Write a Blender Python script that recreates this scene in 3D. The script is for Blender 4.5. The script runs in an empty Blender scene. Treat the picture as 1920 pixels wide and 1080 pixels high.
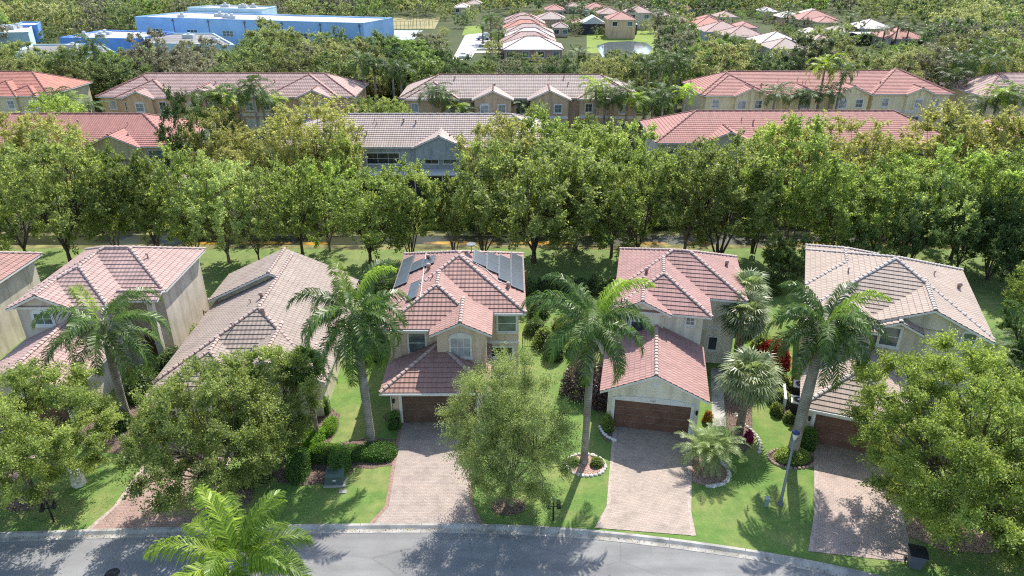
import bpy, math, random
import numpy as np
from mathutils import Vector, Matrix
R_ = math.radians
SC = bpy.context.scene
COL = SC.collection
# ------------------------------------------------------------------ camera, sky, sun, exposure
PITCH, CAMH, FPX = R_(26.0), 28.4, 1320.0
cam = bpy.data.cameras.new("camera"); camo = bpy.data.objects.new("camera", cam); COL.objects.link(camo)
cam.sensor_width = 36.0; cam.lens = FPX / 1920 * 36; cam.clip_end = 3000; cam.clip_start = 0.5
camo.location = (0, 0, CAMH); camo.rotation_euler = (R_(90) - PITCH, 0, 0)
SC.camera = camo
SUN_AZ, SUN_EL = 20.0, 50.0          # compass azimuth from +Y towards +X
w = bpy.data.worlds.new("World"); SC.world = w; w.use_nodes = True
nt = w.node_tree; bg = nt.nodes["Background"]
sky = nt.nodes.new("ShaderNodeTexSky"); sky.sky_type = 'NISHITA'; sky.sun_disc = False
sky.sun_elevation = R_(SUN_EL); sky.sun_rotation = R_(SUN_AZ)
nt.links.new(sky.outputs[0], bg.inputs[0]); bg.inputs[1].default_value = 0.15
sl = bpy.data.lights.new("sun", 'SUN'); so = bpy.data.objects.new("sun", sl); COL.objects.link(so)
sl.energy = 3.7; sl.angle = R_(0.5); sl.color = (1.0, 0.95, 0.87)
sd = Vector((math.sin(R_(SUN_AZ)) * math.cos(R_(SUN_EL)), math.cos(R_(SUN_AZ)) * math.cos(R_(SUN_EL)), math.sin(R_(SUN_EL))))
so.rotation_euler = sd.to_track_quat('Z', 'Y').to_euler(); so.location = (0, 0, 80)
SC.view_settings.view_transform = 'Standard'; SC.view_settings.look = 'None'
SC.view_settings.exposure = 0.95; SC.view_settings.gamma = 1.0
SC.cycles.max_bounces = 8; SC.cycles.diffuse_bounces = 6; SC.cycles.transmission_bounces = 4
SC.cycles.glossy_bounces = 2; SC.cycles.use_denoising = False; SC.cycles.filter_width = 1.15

CP, SP = math.cos(PITCH), math.sin(PITCH)
def g(px, py, z=0.0):
    """world X, Y of the point of the level plane z seen at a photograph position (survey of the site)"""
    v = (py - 540) / FPX; dn = SP + v * CP; dep = (CAMH - z) / dn
    return ((px - 960) / FPX * dep, (CP - v * SP) * dep)
def proj(X, Y, Z=0.0):
    d = CAMH - Z; dep = Y * CP + d * SP
    return (960 + FPX * X / dep, 540 + FPX * (d * CP - Y * SP) / dep)

# ------------------------------------------------------------------ object helpers
def tag(o, label=None, cat=None, group=None, kind=None):
    if label: o["label"] = label
    if cat: o["category"] = cat
    if group: o["group"] = group
    if kind: o["kind"] = kind
    return o
def thing(name, label, cat, loc=(0, 0, 0), rz=0.0, group=None):
    o = bpy.data.objects.new(name, None); COL.objects.link(o); o.location = loc; o.rotation_euler = (0, 0, rz)
    o.empty_display_size = 0.2
    return tag(o, label, cat, group)
def link(name, me, parent=None, mat=None):
    o = bpy.data.objects.new(name, me); COL.objects.link(o)
    if parent: o.parent = parent
    if mat and not me.materials: me.materials.append(mat)
    return o
def copy_tree(o, parent=None):
    c = o.copy(); COL.objects.link(c); c.parent = parent
    for ch in list(o.children): copy_tree(ch, c)
    return c
class MB:
    def __init__(s): s.v = []; s.f = []; s.uv = []
    def face(s, pts, uv=None):
        n = len(s.v); s.v.extend([tuple(p) for p in pts]); s.f.append(tuple(range(n, n + len(pts))))
        s.uv.extend(uv if uv else [(p[0], p[1]) for p in pts])
    def box(s, x0, x1, y0, y1, z0, z1):
        p = [(x0, y0, z0), (x1, y0, z0), (x1, y1, z0), (x0, y1, z0), (x0, y0, z1), (x1, y0, z1), (x1, y1, z1), (x0, y1, z1)]
        for q, (a, b) in (((3, 2, 1, 0), (0, 1)), ((4, 5, 6, 7), (0, 1)), ((0, 1, 5, 4), (0, 2)), ((1, 2, 6, 5), (1, 2)), ((2, 3, 7, 6), (0, 2)), ((3, 0, 4, 7), (1, 2))):
            s.face([p[i] for i in q], [(p[i][a], p[i][b]) for i in q])
    def tube(s, pts, rad, n=6, cap=True):
        pts = [Vector(p) for p in pts]
        if not hasattr(rad, '__len__'): rad = [rad] * len(pts)
        rings = []
        for i, p in enumerate(pts):
            d = (pts[min(i + 1, len(pts) - 1)] - pts[max(i - 1, 0)]).normalized()
            a = d.cross(Vector((0, 0, 1)) if abs(d.z) < 0.9 else Vector((1, 0, 0))).normalized(); b = d.cross(a)
            base = len(s.v)
            for k in range(n):
                t = 2 * math.pi * k / n
                s.v.append(tuple(p + (a * math.cos(t) + b * math.sin(t)) * rad[i]))
            rings.append(base)
        for i in range(len(rings) - 1):
            for k in range(n):
                k2 = (k + 1) % n
                s.f.append((rings[i] + k, rings[i] + k2, rings[i + 1] + k2, rings[i + 1] + k))
                s.uv.extend([(k / n, i), (k2 / n, i), (k2 / n, i + 1), (k / n, i + 1)])
        if cap:
            s.f.append(tuple(rings[-1] + k for k in range(n))); s.uv.extend([(0, 0)] * n)
            s.f.append(tuple(rings[0] + k for k in reversed(range(n)))); s.uv.extend([(0, 0)] * n)
    def lathe(s, c, prof, n=16):
        cx, cy, cz = c; base = len(s.v)
        for (r, z) in prof:
            for k in range(n):
                t = 2 * math.pi * k / n; s.v.append((cx + r * math.cos(t), cy + r * math.sin(t), cz + z))
        for i in range(len(prof) - 1):
            for k in range(n):
                k2 = (k + 1) % n
                s.f.append((base + i * n + k, base + i * n + k2, base + (i + 1) * n + k2, base + (i + 1) * n + k))
                s.uv.extend([(0, 0)] * 4)
        s.f.append(tuple(base + (len(prof) - 1) * n + k for k in range(n))); s.uv.extend([(0, 0)] * n)
    def build(s, name, mat, parent=None, smooth=False):
        me = bpy.data.meshes.new(name); me.from_pydata(s.v, [], s.f)
        uvl = me.uv_layers.new(name="UVMap")
        flat = np.array(s.uv, dtype=np.float32).reshape(-1)
        if len(flat) == len(me.loops) * 2: uvl.data.foreach_set("uv", flat)
        if smooth: me.polygons.foreach_set("use_smooth", [True] * len(me.polygons))
        me.materials.append(mat); me.update()
        return link(name, me, parent)

# ------------------------------------------------------------------ materials
def nodes(name):
    m = bpy.data.materials.new(name); m.use_nodes = True; t = m.node_tree
    return m, t, t.nodes["Principled BSDF"]
def N(t, typ, **kw):
    n = t.nodes.new(typ)
    for k, v in kw.items():
        if hasattr(n, k): setattr(n, k, v)
        else: n.inputs[k].default_value = v
    return n
def rgb(c): return (c[0], c[1], c[2], 1)
def mixc(t, fac, a, b, mode='MIX'):
    n = t.nodes.new("ShaderNodeMix"); n.data_type = 'RGBA'; n.blend_type = mode
    for s_, v in (("Factor", fac), ("A", a), ("B", b)):
        sock = [i for i in n.inputs if i.name == s_ and i.enabled][0]
        if hasattr(v, 'is_output') or isinstance(v, bpy.types.NodeSocket): t.links.new(v, sock)
        else: sock.default_value = v
    return [o for o in n.outputs if o.enabled][0]
def ramp(t, src, stops):
    r = t.nodes.new("ShaderNodeValToRGB"); t.links.new(src, r.inputs[0]); e = r.color_ramp.elements
    while len(e) < len(stops): e.new(0.5)
    for i, (p, c) in enumerate(stops): e[i].position = p; e[i].color = c if len(c) == 4 else rgb(c)
    return r.outputs[0]
def plain(name, c, rough=0.7, var=0.12, scale=3.0, c2=None, bump=0.0, bscale=40.0, metal=0.0, spec=0.3, detail=6):
    m, t, b = nodes(name)
    tc = t.nodes.new("ShaderNodeTexCoord")
    no = N(t, "ShaderNodeTexNoise"); no.inputs["Scale"].default_value = scale; no.inputs["Detail"].default_value = detail
    t.links.new(tc.outputs["Object"], no.inputs["Vector"])
    lo = [x * (1 - var * 1.6) for x in c]; hi = [min(1, x * (1 + var)) for x in (c2 or c)]
    t.links.new(ramp(t, no.outputs[0], [(0.32, lo), (0.68, hi)]), b.inputs["Base Color"])
    b.inputs["Roughness"].default_value = rough; b.inputs["Metallic"].default_value = metal
    b.inputs["Specular IOR Level"].default_value = spec
    if bump:
        n2 = N(t, "ShaderNodeTexNoise"); n2.inputs["Scale"].default_value = bscale; n2.inputs["Detail"].default_value = 4
        t.links.new(tc.outputs["Object"], n2.inputs["Vector"])
        bp = t.nodes.new("ShaderNodeBump"); bp.inputs["Strength"].default_value = bump; bp.inputs["Distance"].default_value = 0.05
        t.links.new(n2.outputs[0], bp.inputs["Height"]); t.links.new(bp.outputs[0], b.inputs["Normal"])
    return m
def leafmat(name, dark, light, trans=0.35, rough=0.5, spec=0.35, tint=0.25):
    m, t, b = nodes(name)
    at = t.nodes.new("ShaderNodeAttribute"); at.attribute_name = "tone"
    oi = t.nodes.new("ShaderNodeObjectInfo")
    col = ramp(t, at.outputs["Fac"], [(0.0, dark), (1.0, light)])
    m1 = N(t, "ShaderNodeMath", operation='MULTIPLY_ADD'); t.links.new(oi.outputs["Random"], m1.inputs[0]); m1.inputs[1].default_value = tint * 2; m1.inputs[2].default_value = 1 - tint
    col = mixc(t, 1.0, col, m1.outputs[0], 'MULTIPLY')
    t.links.new(col, b.inputs["Base Color"]); b.inputs["Roughness"].default_value = rough; b.inputs["Specular IOR Level"].default_value = spec
    tr = t.nodes.new("ShaderNodeBsdfTranslucent")
    t.links.new(mixc(t, 1.0, col, (1.35, 1.45, 0.85, 1), 'MULTIPLY'), tr.inputs[0])
    mx = t.nodes.new("ShaderNodeMixShader"); mx.inputs[0].default_value = trans
    out = t.nodes["Material Output"]
    t.links.new(b.outputs[0], mx.inputs[1]); t.links.new(tr.outputs[0], mx.inputs[2]); t.links.new(mx.outputs[0], out.inputs[0])
    return m
def roofmat(name, c, c2, stain, bump=True):
    """clay or concrete tile: one tint per tile from the roof's own UV grid in metres, weather stains, barrel bump"""
    m, t, b = nodes(name)
    uv = t.nodes.new("ShaderNodeUVMap")
    sep = t.nodes.new("ShaderNodeSeparateXYZ"); t.links.new(uv.outputs[0], sep.inputs[0])
    def fl(sock, step):
        a = N(t, "ShaderNodeMath", operation='DIVIDE'); t.links.new(sock, a.inputs[0]); a.inputs[1].default_value = step
        f = N(t, "ShaderNodeMath", operation='FLOOR'); t.links.new(a.outputs[0], f.inputs[0]); return f.outputs[0]
    cb = t.nodes.new("ShaderNodeCombineXYZ"); t.links.new(fl(sep.outputs[0], 0.30), cb.inputs[0]); t.links.new(fl(sep.outputs[1], 0.38), cb.inputs[1])
    wn = t.nodes.new("ShaderNodeTexWhiteNoise"); t.links.new(cb.outputs[0], wn.inputs[0])
    col = ramp(t, wn.outputs[0], [(0.0, [x * 0.9 for x in c]), (0.5, c), (1.0, [a * .55 + b_ * .45 for a, b_ in zip(c, c2)])])
    tc = t.nodes.new("ShaderNodeTexCoord")
    n1 = N(t, "ShaderNodeTexNoise"); n1.inputs["Scale"].default_value = 0.45; n1.inputs["Detail"].default_value = 8; n1.inputs["Roughness"].default_value = 0.65
    t.links.new(tc.outputs["Object"], n1.inputs["Vector"])
    f = ramp(t, n1.outputs[0], [(0.42, (0, 0, 0)), (0.72, (1, 1, 1))])
    n3 = N(t, "ShaderNodeTexNoise"); n3.inputs["Scale"].default_value = 7.0; n3.inputs["Detail"].default_value = 5
    t.links.new(tc.outputs["Object"], n3.inputs["Vector"])
    f3 = ramp(t, n3.outputs[0], [(0.45, (0, 0, 0)), (0.75, (0.8, 0.8, 0.8))])
    f2 = mixc(t, 0.35, f, f3)
    mp = t.nodes.new("ShaderNodeMapping"); mp.inputs["Scale"].default_value = (1.6, .22, 1); t.links.new(uv.outputs[0], mp.inputs[0])
    n4 = N(t, "ShaderNodeTexNoise"); n4.inputs["Scale"].default_value = 1.0; n4.inputs["Detail"].default_value = 6; t.links.new(mp.outputs[0], n4.inputs["Vector"])
    f2 = mixc(t, 0.45, f2, ramp(t, n4.outputs[0], [(0.48, (0, 0, 0)), (0.7, (1, 1, 1))]))
    col = mixc(t, f2, col, rgb(stain))
    t.links.new(col, b.inputs["Base Color"]); b.inputs["Roughness"].default_value = 0.72; b.inputs["Specular IOR Level"].default_value = 0.35
    if bump:
        s1 = N(t, "ShaderNodeMath", operation='MULTIPLY'); t.links.new(sep.outputs[0], s1.inputs[0]); s1.inputs[1].default_value = 2 * math.pi / 0.30
        s2 = N(t, "ShaderNodeMath", operation='SINE'); t.links.new(s1.outputs[0], s2.inputs[0])
        bp = t.nodes.new("ShaderNodeBump"); bp.inputs["Strength"].default_value = 0.9; bp.inputs["Distance"].default_value = 0.022
        t.links.new(s2.outputs[0], bp.inputs["Height"]); t.links.new(bp.outputs[0], b.inputs["Normal"])
    return m
def glassmat(name, c, rough=0.06):
    m, t, b = nodes(name)
    tc = t.nodes.new("ShaderNodeTexCoord")
    wv = N(t, "ShaderNodeTexNoise"); wv.inputs["Scale"].default_value = 1.3; wv.inputs["Detail"].default_value = 3
    t.links.new(tc.outputs["Object"], wv.inputs["Vector"])
    t.links.new(ramp(t, wv.outputs[0], [(0.35, [x * 0.45 for x in c]), (0.65, c)]), b.inputs["Base Color"])
    b.inputs["Roughness"].default_value = rough; b.inputs["Specular IOR Level"].default_value = 0.8
    return m
def grassmat(name, a, b_, dry, dryamt=0.35, sc=1.0):
    m, t, b = nodes(name)
    tc = t.nodes.new("ShaderNodeTexCoord")
    def nz(s, d=6, r=0.6):
        n = N(t, "ShaderNodeTexNoise"); n.inputs["Scale"].default_value = s; n.inputs["Detail"].default_value = d; n.inputs["Roughness"].default_value = r
        t.links.new(tc.outputs["Object"], n.inputs["Vector"]); return n.outputs[0]
    fine = ramp(t, nz(9 * sc, 8, 0.75), [(0.3, a), (0.7, b_)])
    big = ramp(t, nz(0.35 * sc, 7), [(0.45, (0, 0, 0)), (0.75, (dryamt,) * 3)])
    col = mixc(t, big, fine, rgb(dry))
    mid = ramp(t, nz(1.6 * sc, 5), [(0.35, (0.82, 0.86, 0.8)), (0.65, (1.12, 1.08, 1.0))])
    col = mixc(t, 1.0, col, mid, 'MULTIPLY')
    t.links.new(col, b.inputs["Base Color"]); b.inputs["Roughness"].default_value = 0.9; b.inputs["Specular IOR Level"].default_value = 0.15
    bp = t.nodes.new("ShaderNodeBump"); bp.inputs["Strength"].default_value = 0.7; bp.inputs["Distance"].default_value = 0.06
    t.links.new(nz(14 * sc, 6, 0.8), bp.inputs["Height"]); t.links.new(bp.outputs[0], b.inputs["Normal"])
    return m
def pavermat(name, a, b_, mortar, rot=0.0, bw=0.24, bh=0.12):
    m, t, b = nodes(name)
    tc = t.nodes.new("ShaderNodeTexCoord"); mp = t.nodes.new("ShaderNodeMapping"); mp.inputs["Rotation"].default_value = (0, 0, rot)
    t.links.new(tc.outputs["Object"], mp.inputs[0])
    br = t.nodes.new("ShaderNodeTexBrick"); t.links.new(mp.outputs[0], br.inputs["Vector"])
    br.inputs["Color1"].default_value = rgb(a); br.inputs["Color2"].default_value = rgb(b_); br.inputs["Mortar"].default_value = rgb(mortar)
    br.inputs["Scale"].default_value = 1.0; br.inputs["Brick Width"].default_value = bw; br.inputs["Row Height"].default_value = bh
    br.inputs["Mortar Size"].default_value = 0.012; br.inputs["Mortar Smooth"].default_value = 0.3
    n = N(t, "ShaderNodeTexNoise"); n.inputs["Scale"].default_value = 0.9; n.inputs["Detail"].default_value = 9; n.inputs["Roughness"].default_value = 0.7
    t.links.new(tc.outputs["Object"], n.inputs["Vector"])
    mul = ramp(t, n.outputs[0], [(0.3, (0.72, 0.71, 0.70)), (0.5, (1, 1, 1)), (0.72, (1.18, 1.14, 1.1))])
    t.links.new(mixc(t, 1.0, br.outputs["Color"], mul, 'MULTIPLY'), b.inputs["Base Color"])
    b.inputs["Roughness"].default_value = 0.85
    bp = t.nodes.new("ShaderNodeBump"); bp.inputs["Strength"].default_value = 0.4; bp.inputs["Distance"].default_value = 0.01
    t.links.new(br.outputs["Fac"], bp.inputs["Height"]); bp.invert = True; t.links.new(bp.outputs[0], b.inputs["Normal"])
    return m
M = {}
M['roof_pink'] = roofmat('roof_pink_tile', (.355, .205, .172), (.42, .26, .22), (.235, .14, .118))
M['roof_rose'] = roofmat('roof_rose_tile', (.355, .20, .175), (.41, .25, .22), (.22, .13, .115))
M['roof_mauve'] = roofmat('roof_mauve_tile', (0.42, 0.282, 0.246), (0.492, 0.348, 0.312), (0.264, 0.18, 0.162))
M['roof_tan'] = roofmat('roof_tan_tile', (.325, .262, .215), (.38, .315, .265), (.21, .165, .14))
M['roof_grey'] = roofmat('roof_grey_tan_tile', (.385, .30, .24), (.44, .355, .295), (.26, .20, .165))
M['roof_red'] = roofmat("roof_red_clay", (.50, .21, .15), (.58, .29, .22), (.36, .16, .13))
M['roof_brick'] = roofmat('roof_salmon_tile', (0.441, 0.2, 0.163), (0.504, 0.263, 0.221), (0.304, 0.152, 0.131))
M['roof_edge'] = roofmat('roof_brown_red_clay', (.36, .20, .165), (.43, .26, .22), (.22, .14, .12))
M['roof_beige'] = roofmat('roof_beige_tile', (.41, .325, .28), (.48, .40, .35), (.30, .235, .205))
M['roof_white'] = roofmat("roof_whitened_tile", (.66, .60, .55), (.75, .70, .66), (.5, .42, .38))
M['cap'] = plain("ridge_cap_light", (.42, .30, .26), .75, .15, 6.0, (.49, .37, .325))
M['cap_dark'] = plain("ridge_cap_dark_red_clay", (.27, .125, .105), .75, .2, 6.0)  # dark red clay, the cap tiles' own colour
M['cap_grey'] = plain("ridge_cap_grey", (.47, .41, .37), .75, .15, 6.0)
M['trim'] = plain("white_trim_paint", (.72, .71, .67), .55, .06, 2.0)
M['st_peach'] = plain("stucco_peach", (.66, .53, .40), .85, .07, 1.2, bump=.05, bscale=45)
M['st_cream'] = plain("stucco_pale_grey", (.76, .70, .58), .85, .06, 1.0, bump=.05, bscale=45)
M['st_yellow'] = plain("stucco_cream_yellow", (.70, .64, .48), .85, .06, 1.0, bump=.05, bscale=45)
M['st_taupe'] = plain("stucco_taupe", (.64, .56, .46), .85, .08, 1.0, bump=.05, bscale=45)
M['st_buff'] = plain("stucco_buff", (.62, .55, .45), .85, .08, 1.0, bump=.05, bscale=45)
M['st_orange'] = plain("stucco_tan_orange", (.68, .47, .29), .85, .07, .8)
M['st_brown'] = plain("stucco_caramel", (.60, .43, .29), .85, .07, .8)
M['st_lemon'] = plain("stucco_light_yellow", (.82, .72, .46), .85, .06, .8)
M['st_grey'] = plain("stucco_blue_grey", (.46, .48, .49), .85, .06, .8)
M['st_olive'] = plain("stucco_khaki_yellow", (.66, .59, .38), .85, .06, .8)
M['st_white'] = plain("stucco_white", (.72, .72, .70), .85, .05, .8)
M['st_rose'] = plain("stucco_rose", (.52, .31, .27), .85, .05, .8)
M['garage'] = plain("brown_wood_grain_door", (.15, .078, .055), .6, .1, 1.5, (.175, .092, .066))
M['garage_dark'] = plain("dark_brown_wood_grain_door", (.115, .072, .052), .6, .1, 1.5, (.14, .088, .064))
M['glass'] = glassmat("window_glass_grey_green", (.16, .22, .21))
M['glass_dark'] = glassmat("window_glass_dark", (.05, .06, .07))
M['blind'] = glassmat("window_with_pale_blind", (.42, .45, .46), .2)
M['black'] = plain("black_powder_coat", (.02, .02, .02), .4, .1)
M['bronze'] = plain("dark_bronze_aluminium", (.06, .055, .05), .45, .1)
M['panel'] = plain("solar_collector_black", (.055, .065, .08), .25, .1, 2.0, spec=.7)
M['panelframe'] = plain("collector_frame_grey", (.16, .17, .18), .4, .1)
M['pipe'] = plain("pvc_pipe_white", (.66, .62, .58), .5, .08)
def asphaltmat():
    m, t, b = nodes("aged_asphalt"); tc = t.nodes.new("ShaderNodeTexCoord")
    def nz(sc, d, r=.6, vec=None):
        n = N(t, "ShaderNodeTexNoise"); n.inputs["Scale"].default_value = sc; n.inputs["Detail"].default_value = d; n.inputs["Roughness"].default_value = r
        t.links.new(vec or tc.outputs["Object"], n.inputs["Vector"]); return n.outputs[0]
    col = ramp(t, nz(.25, 8, .7), [(.35, (.205, .203, .20)), (.6, (.26, .256, .248))])
    col = mixc(t, 1.0, col, ramp(t, nz(30, 5, .8), [(.3, (.78, .78, .78)), (.7, (1.2, 1.2, 1.2))]), 'MULTIPLY')
    mp = t.nodes.new("ShaderNodeMapping"); mp.inputs["Scale"].default_value = (.12, .9, 1); t.links.new(tc.outputs["Object"], mp.inputs[0])
    col = mixc(t, 1.0, col, ramp(t, nz(1.0, 5, .6, mp.outputs[0]), [(.38, (.84, .84, .85)), (.6, (1.06, 1.06, 1.06))]), 'MULTIPLY')
    vo = t.nodes.new("ShaderNodeTexVoronoi"); vo.feature = 'DISTANCE_TO_EDGE'; vo.inputs["Scale"].default_value = .16
    wv = t.nodes.new("ShaderNodeMix"); wv.data_type = 'VECTOR'; wv.inputs[0].default_value = .12
    nn = N(t, "ShaderNodeTexNoise"); nn.inputs["Scale"].default_value = 1.4; nn.inputs["Detail"].default_value = 6; t.links.new(tc.outputs["Object"], nn.inputs["Vector"])
    vi = [k for k in wv.inputs if k.enabled]; t.links.new(tc.outputs["Object"], vi[1]); t.links.new(nn.outputs[1], vi[2])
    t.links.new([o for o in wv.outputs if o.enabled][0], vo.inputs["Vector"])
    cr = ramp(t, vo.outputs["Distance"], [(.0, (.7, .7, .7)), (.006, (1, 1, 1))])
    col = mixc(t, .6, col, mixc(t, 1.0, col, cr, 'MULTIPLY'))
    t.links.new(col, b.inputs["Base Color"]); b.inputs["Roughness"].default_value = .9; b.inputs["Specular IOR Level"].default_value = .3
    bp = t.nodes.new("ShaderNodeBump"); bp.inputs["Strength"].default_value = .35; bp.inputs["Distance"].default_value = .02
    t.links.new(nz(60, 3), bp.inputs["Height"]); t.links.new(bp.outputs[0], b.inputs["Normal"]); return m
M['asphalt'] = asphaltmat()
M['road_far'] = plain("sun_bleached_street", (.50, .49, .47), .9, .08, .3)
M['concrete'] = plain("kerb_concrete", (.34, .325, .295), .85, .18, 1.2, (.40, .385, .35), bump=.2)
M['soil'] = plain("dark_soil", (.075, .058, .038), .95, .35, .8, (.12, .10, .06), bump=.5, bscale=9)  # dark brown soil colour, also used in the kerb joints
M['earth'] = grassmat("rough_ground_cover", (.035, .05, .018), (.075, .095, .032), (.12, .12, .05), .6, .25)
M['lawn'] = grassmat("front_lawn_turf", (.10, .18, .042), (.17, .28, .078), (.30, .29, .12), .9)
M['meadow'] = grassmat("mown_back_lawn", (.12, .18, .055), (.18, .25, .085), (.25, .26, .12), .6, .5)
M['field'] = grassmat("dry_sports_field", (.28, .24, .12), (.36, .31, .17), (.22, .24, .09), .5, .1)
M['farlawn'] = grassmat("bright_far_lawn", (.15, .22, .04), (.22, .29, .06), (.26, .28, .09), .4, .15)
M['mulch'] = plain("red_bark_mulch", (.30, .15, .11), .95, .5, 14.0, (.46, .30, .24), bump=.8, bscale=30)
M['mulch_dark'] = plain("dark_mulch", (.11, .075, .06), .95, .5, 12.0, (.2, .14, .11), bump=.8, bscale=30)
M['stone'] = plain("pale_edging_stone", (.55, .50, .42), .85, .25, 5.0, (.66, .62, .55), bump=.3)
M['brickedge'] = plain("brown_edging_brick", (.34, .24, .19), .85, .25, 5.0)
M['paver_a'] = pavermat("drive_pavers_grey_pink", (.405, .33, .285), (.335, .27, .23), (.24, .20, .18))
M['paver_b'] = pavermat("drive_pavers_sandy", (.425, .345, .29), (.355, .285, .235), (.27, .22, .19), R_(-10.5))
M['paver_c'] = pavermat("drive_pavers_rose", (.45, .35, .30), (.375, .285, .24), (.26, .21, .19), R_(-21 + 45))
M['paver_d'] = pavermat("drive_pavers_red_brown", (.38, .26, .22), (.31, .20, .17), (.20, .15, .13))
M['border'] = plain("paver_border_red", (.31, .20, .165), .85, .2, 8.0)
M['border_l'] = plain("paver_border_light", (.43, .35, .30), .85, .2, 8.0)
M['water'] = plain("canal_water_dark", (.03, .034, .016), .35, .3, .4, spec=.3)
M['algae'] = plain("rust_brown_algae_water", (.30, .15, .02), .25, .4, .6, (.42, .24, .04))
M['bank'] = plain("muddy_canal_bank", (.10, .09, .04), .9, .4, .7, (.20, .19, .07))
M['pond'] = plain("pond_water", (.07, .10, .13), .08, .2, .3, spec=.8)
M['bark'] = plain("grey_brown_bark", (.17, .135, .10), .9, .35, 4.0, bump=.6, bscale=12)
M['bark_dark'] = plain("dark_bark", (.085, .065, .05), .9, .35, 4.0, bump=.6, bscale=12)
M['palmtrunk'] = plain("royal_palm_trunk_grey", (.36, .33, .28), .85, .25, 2.2, (.46, .43, .37), bump=.4, bscale=9)
def ringtrunk():
    m, t, b = nodes("ringed_palm_trunk"); tc = t.nodes.new("ShaderNodeTexCoord"); wv = t.nodes.new("ShaderNodeTexWave"); wv.bands_direction = 'Z'
    wv.inputs["Scale"].default_value = 1.9; wv.inputs["Distortion"].default_value = 1.2; wv.inputs["Detail"].default_value = 3; t.links.new(tc.outputs["Object"], wv.inputs["Vector"])
    n = N(t, "ShaderNodeTexNoise"); n.inputs["Scale"].default_value = 1.8; n.inputs["Detail"].default_value = 8; t.links.new(tc.outputs["Object"], n.inputs["Vector"])
    c1 = ramp(t, n.outputs[0], [(.3, (.20, .175, .14)), (.55, (.33, .30, .255)), (.75, (.44, .42, .37))])
    col = mixc(t, 1.0, c1, ramp(t, wv.outputs["Color"], [(.0, (.62, .6, .56)), (.25, (1, 1, 1))]), 'MULTIPLY')
    t.links.new(col, b.inputs["Base Color"]); b.inputs["Roughness"].default_value = .9
    bp = t.nodes.new("ShaderNodeBump"); bp.inputs["Strength"].default_value = .5; bp.inputs["Distance"].default_value = .03; t.links.new(wv.outputs["Color"], bp.inputs["Height"]); t.links.new(bp.outputs[0], b.inputs["Normal"]); return m
M['palmtrunk'] = ringtrunk()
M['palmtrunk2'] = plain("fibrous_palm_trunk", (.27, .22, .16), .9, .4, 5.0, bump=.8, bscale=16)
M['shaft'] = plain("palm_crownshaft_green", (.20, .25, .07), .45, .25, 1.2, (.30, .32, .13))
M['shaftbrown'] = plain("palm_crownshaft_dry_sheath", (.34, .24, .14), .6, .3, 2.0, (.42, .36, .26))
L = {}
L['live'] = leafmat("leaf_fresh_green", (.15, .20, .06), (.42, .46, .165), .56)
L['street'] = leafmat("leaf_street_tree_green", (.17, .23, .065), (.50, .55, .20), .52)
L['oakdk'] = leafmat("leaf_mid_green", (.13, .18, .05), (.36, .42, .13), .56)
L['feath'] = leafmat("leaf_soft_grey_green", (.17, .225, .075), (.48, .53, .22), .46)
L['olive'] = leafmat("leaf_olive", (.15, .19, .06), (.40, .44, .165), .56)
L['bright'] = leafmat("leaf_bright_green", (.15, .21, .055), (.41, .48, .155), .56)
L['gold'] = leafmat("leaf_yellow_green_street", (.13, .18, .035), (.43, .49, .13), .46)
L['dead'] = leafmat("dry_frond_brown", (.18, .11, .05), (.38, .26, .14), .2)
L['yellow'] = leafmat("leaf_yellow_olive", (.26, .25, .085), (.56, .53, .20), .43)
L['brown'] = leafmat("leaf_sparse_brown_grey", (.24, .21, .15), (.46, .42, .30), .3)
L['darkg'] = leafmat("leaf_deep_green", (.045, .09, .03), (.19, .26, .09), .38, .45, .25)
L['palm'] = leafmat("palm_leaf_glossy", (.022, .06, .01), (.17, .265, .05), .34, .38, .4)
L['palmmid'] = leafmat("palm_leaf_mid_green", (.045, .10, .012), (.26, .36, .06), .4, .38, .35)
L['palmfar'] = leafmat("palm_leaf_distant", (.02, .05, .012), (.13, .19, .05), .28, .5, .2)
L['palmy'] = leafmat("palm_leaf_yellow_green", (.13, .22, .02), (.46, .56, .09), .44, .4, .3)
L['sabal'] = leafmat("fan_palm_leaf", (.09, .13, .05), (.44, .49, .26), .33, .35, .4)
L['sil'] = leafmat("date_palm_leaf", (.10, .17, .05), (.44, .52, .22), .36, .35, .35)
L['f_yellow'] = leafmat("far_leaf_yellow_olive", (0.2, 0.205, 0.09), (0.48, 0.47, 0.22), .35)
L['f_olive'] = leafmat("far_leaf_olive", (0.16, 0.185, 0.075), (0.4, 0.42, 0.18), .35)
L['f_oakdk'] = leafmat("far_leaf_green", (0.12, 0.16, 0.06), (0.31, 0.37, 0.15), .35)
L['f_live'] = leafmat("far_leaf_fresh", (0.13, 0.2, 0.05), (0.36, 0.45, 0.15), .38)
L['f_brown'] = leafmat("far_leaf_brown_grey", (0.19, 0.175, 0.12), (0.38, 0.355, 0.25), .25)
L['f_darkg'] = leafmat("far_leaf_dark", (0.05, 0.085, 0.035), (0.18, 0.24, 0.1), .3)
L['hedge'] = leafmat("hedge_leaf", (.05, .13, .02), (.17, .32, .06), .38)
L['lime'] = leafmat("lime_hedge_leaf", (.10, .22, .02), (.27, .44, .05), .4)
L['purple'] = leafmat("purple_leaf", (.05, .022, .03), (.20, .11, .12), .15, .35, .6)
L['red'] = leafmat("red_bract", (.45, .04, .03), (.80, .14, .08), .4)
L['magenta'] = leafmat("magenta_leaf", (.25, .015, .07), (.50, .03, .16), .3)
L['croton'] = leafmat("croton_leaf", (.25, .10, .02), (.55, .30, .04), .3)
rngm = np.random.default_rng(7)

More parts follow.
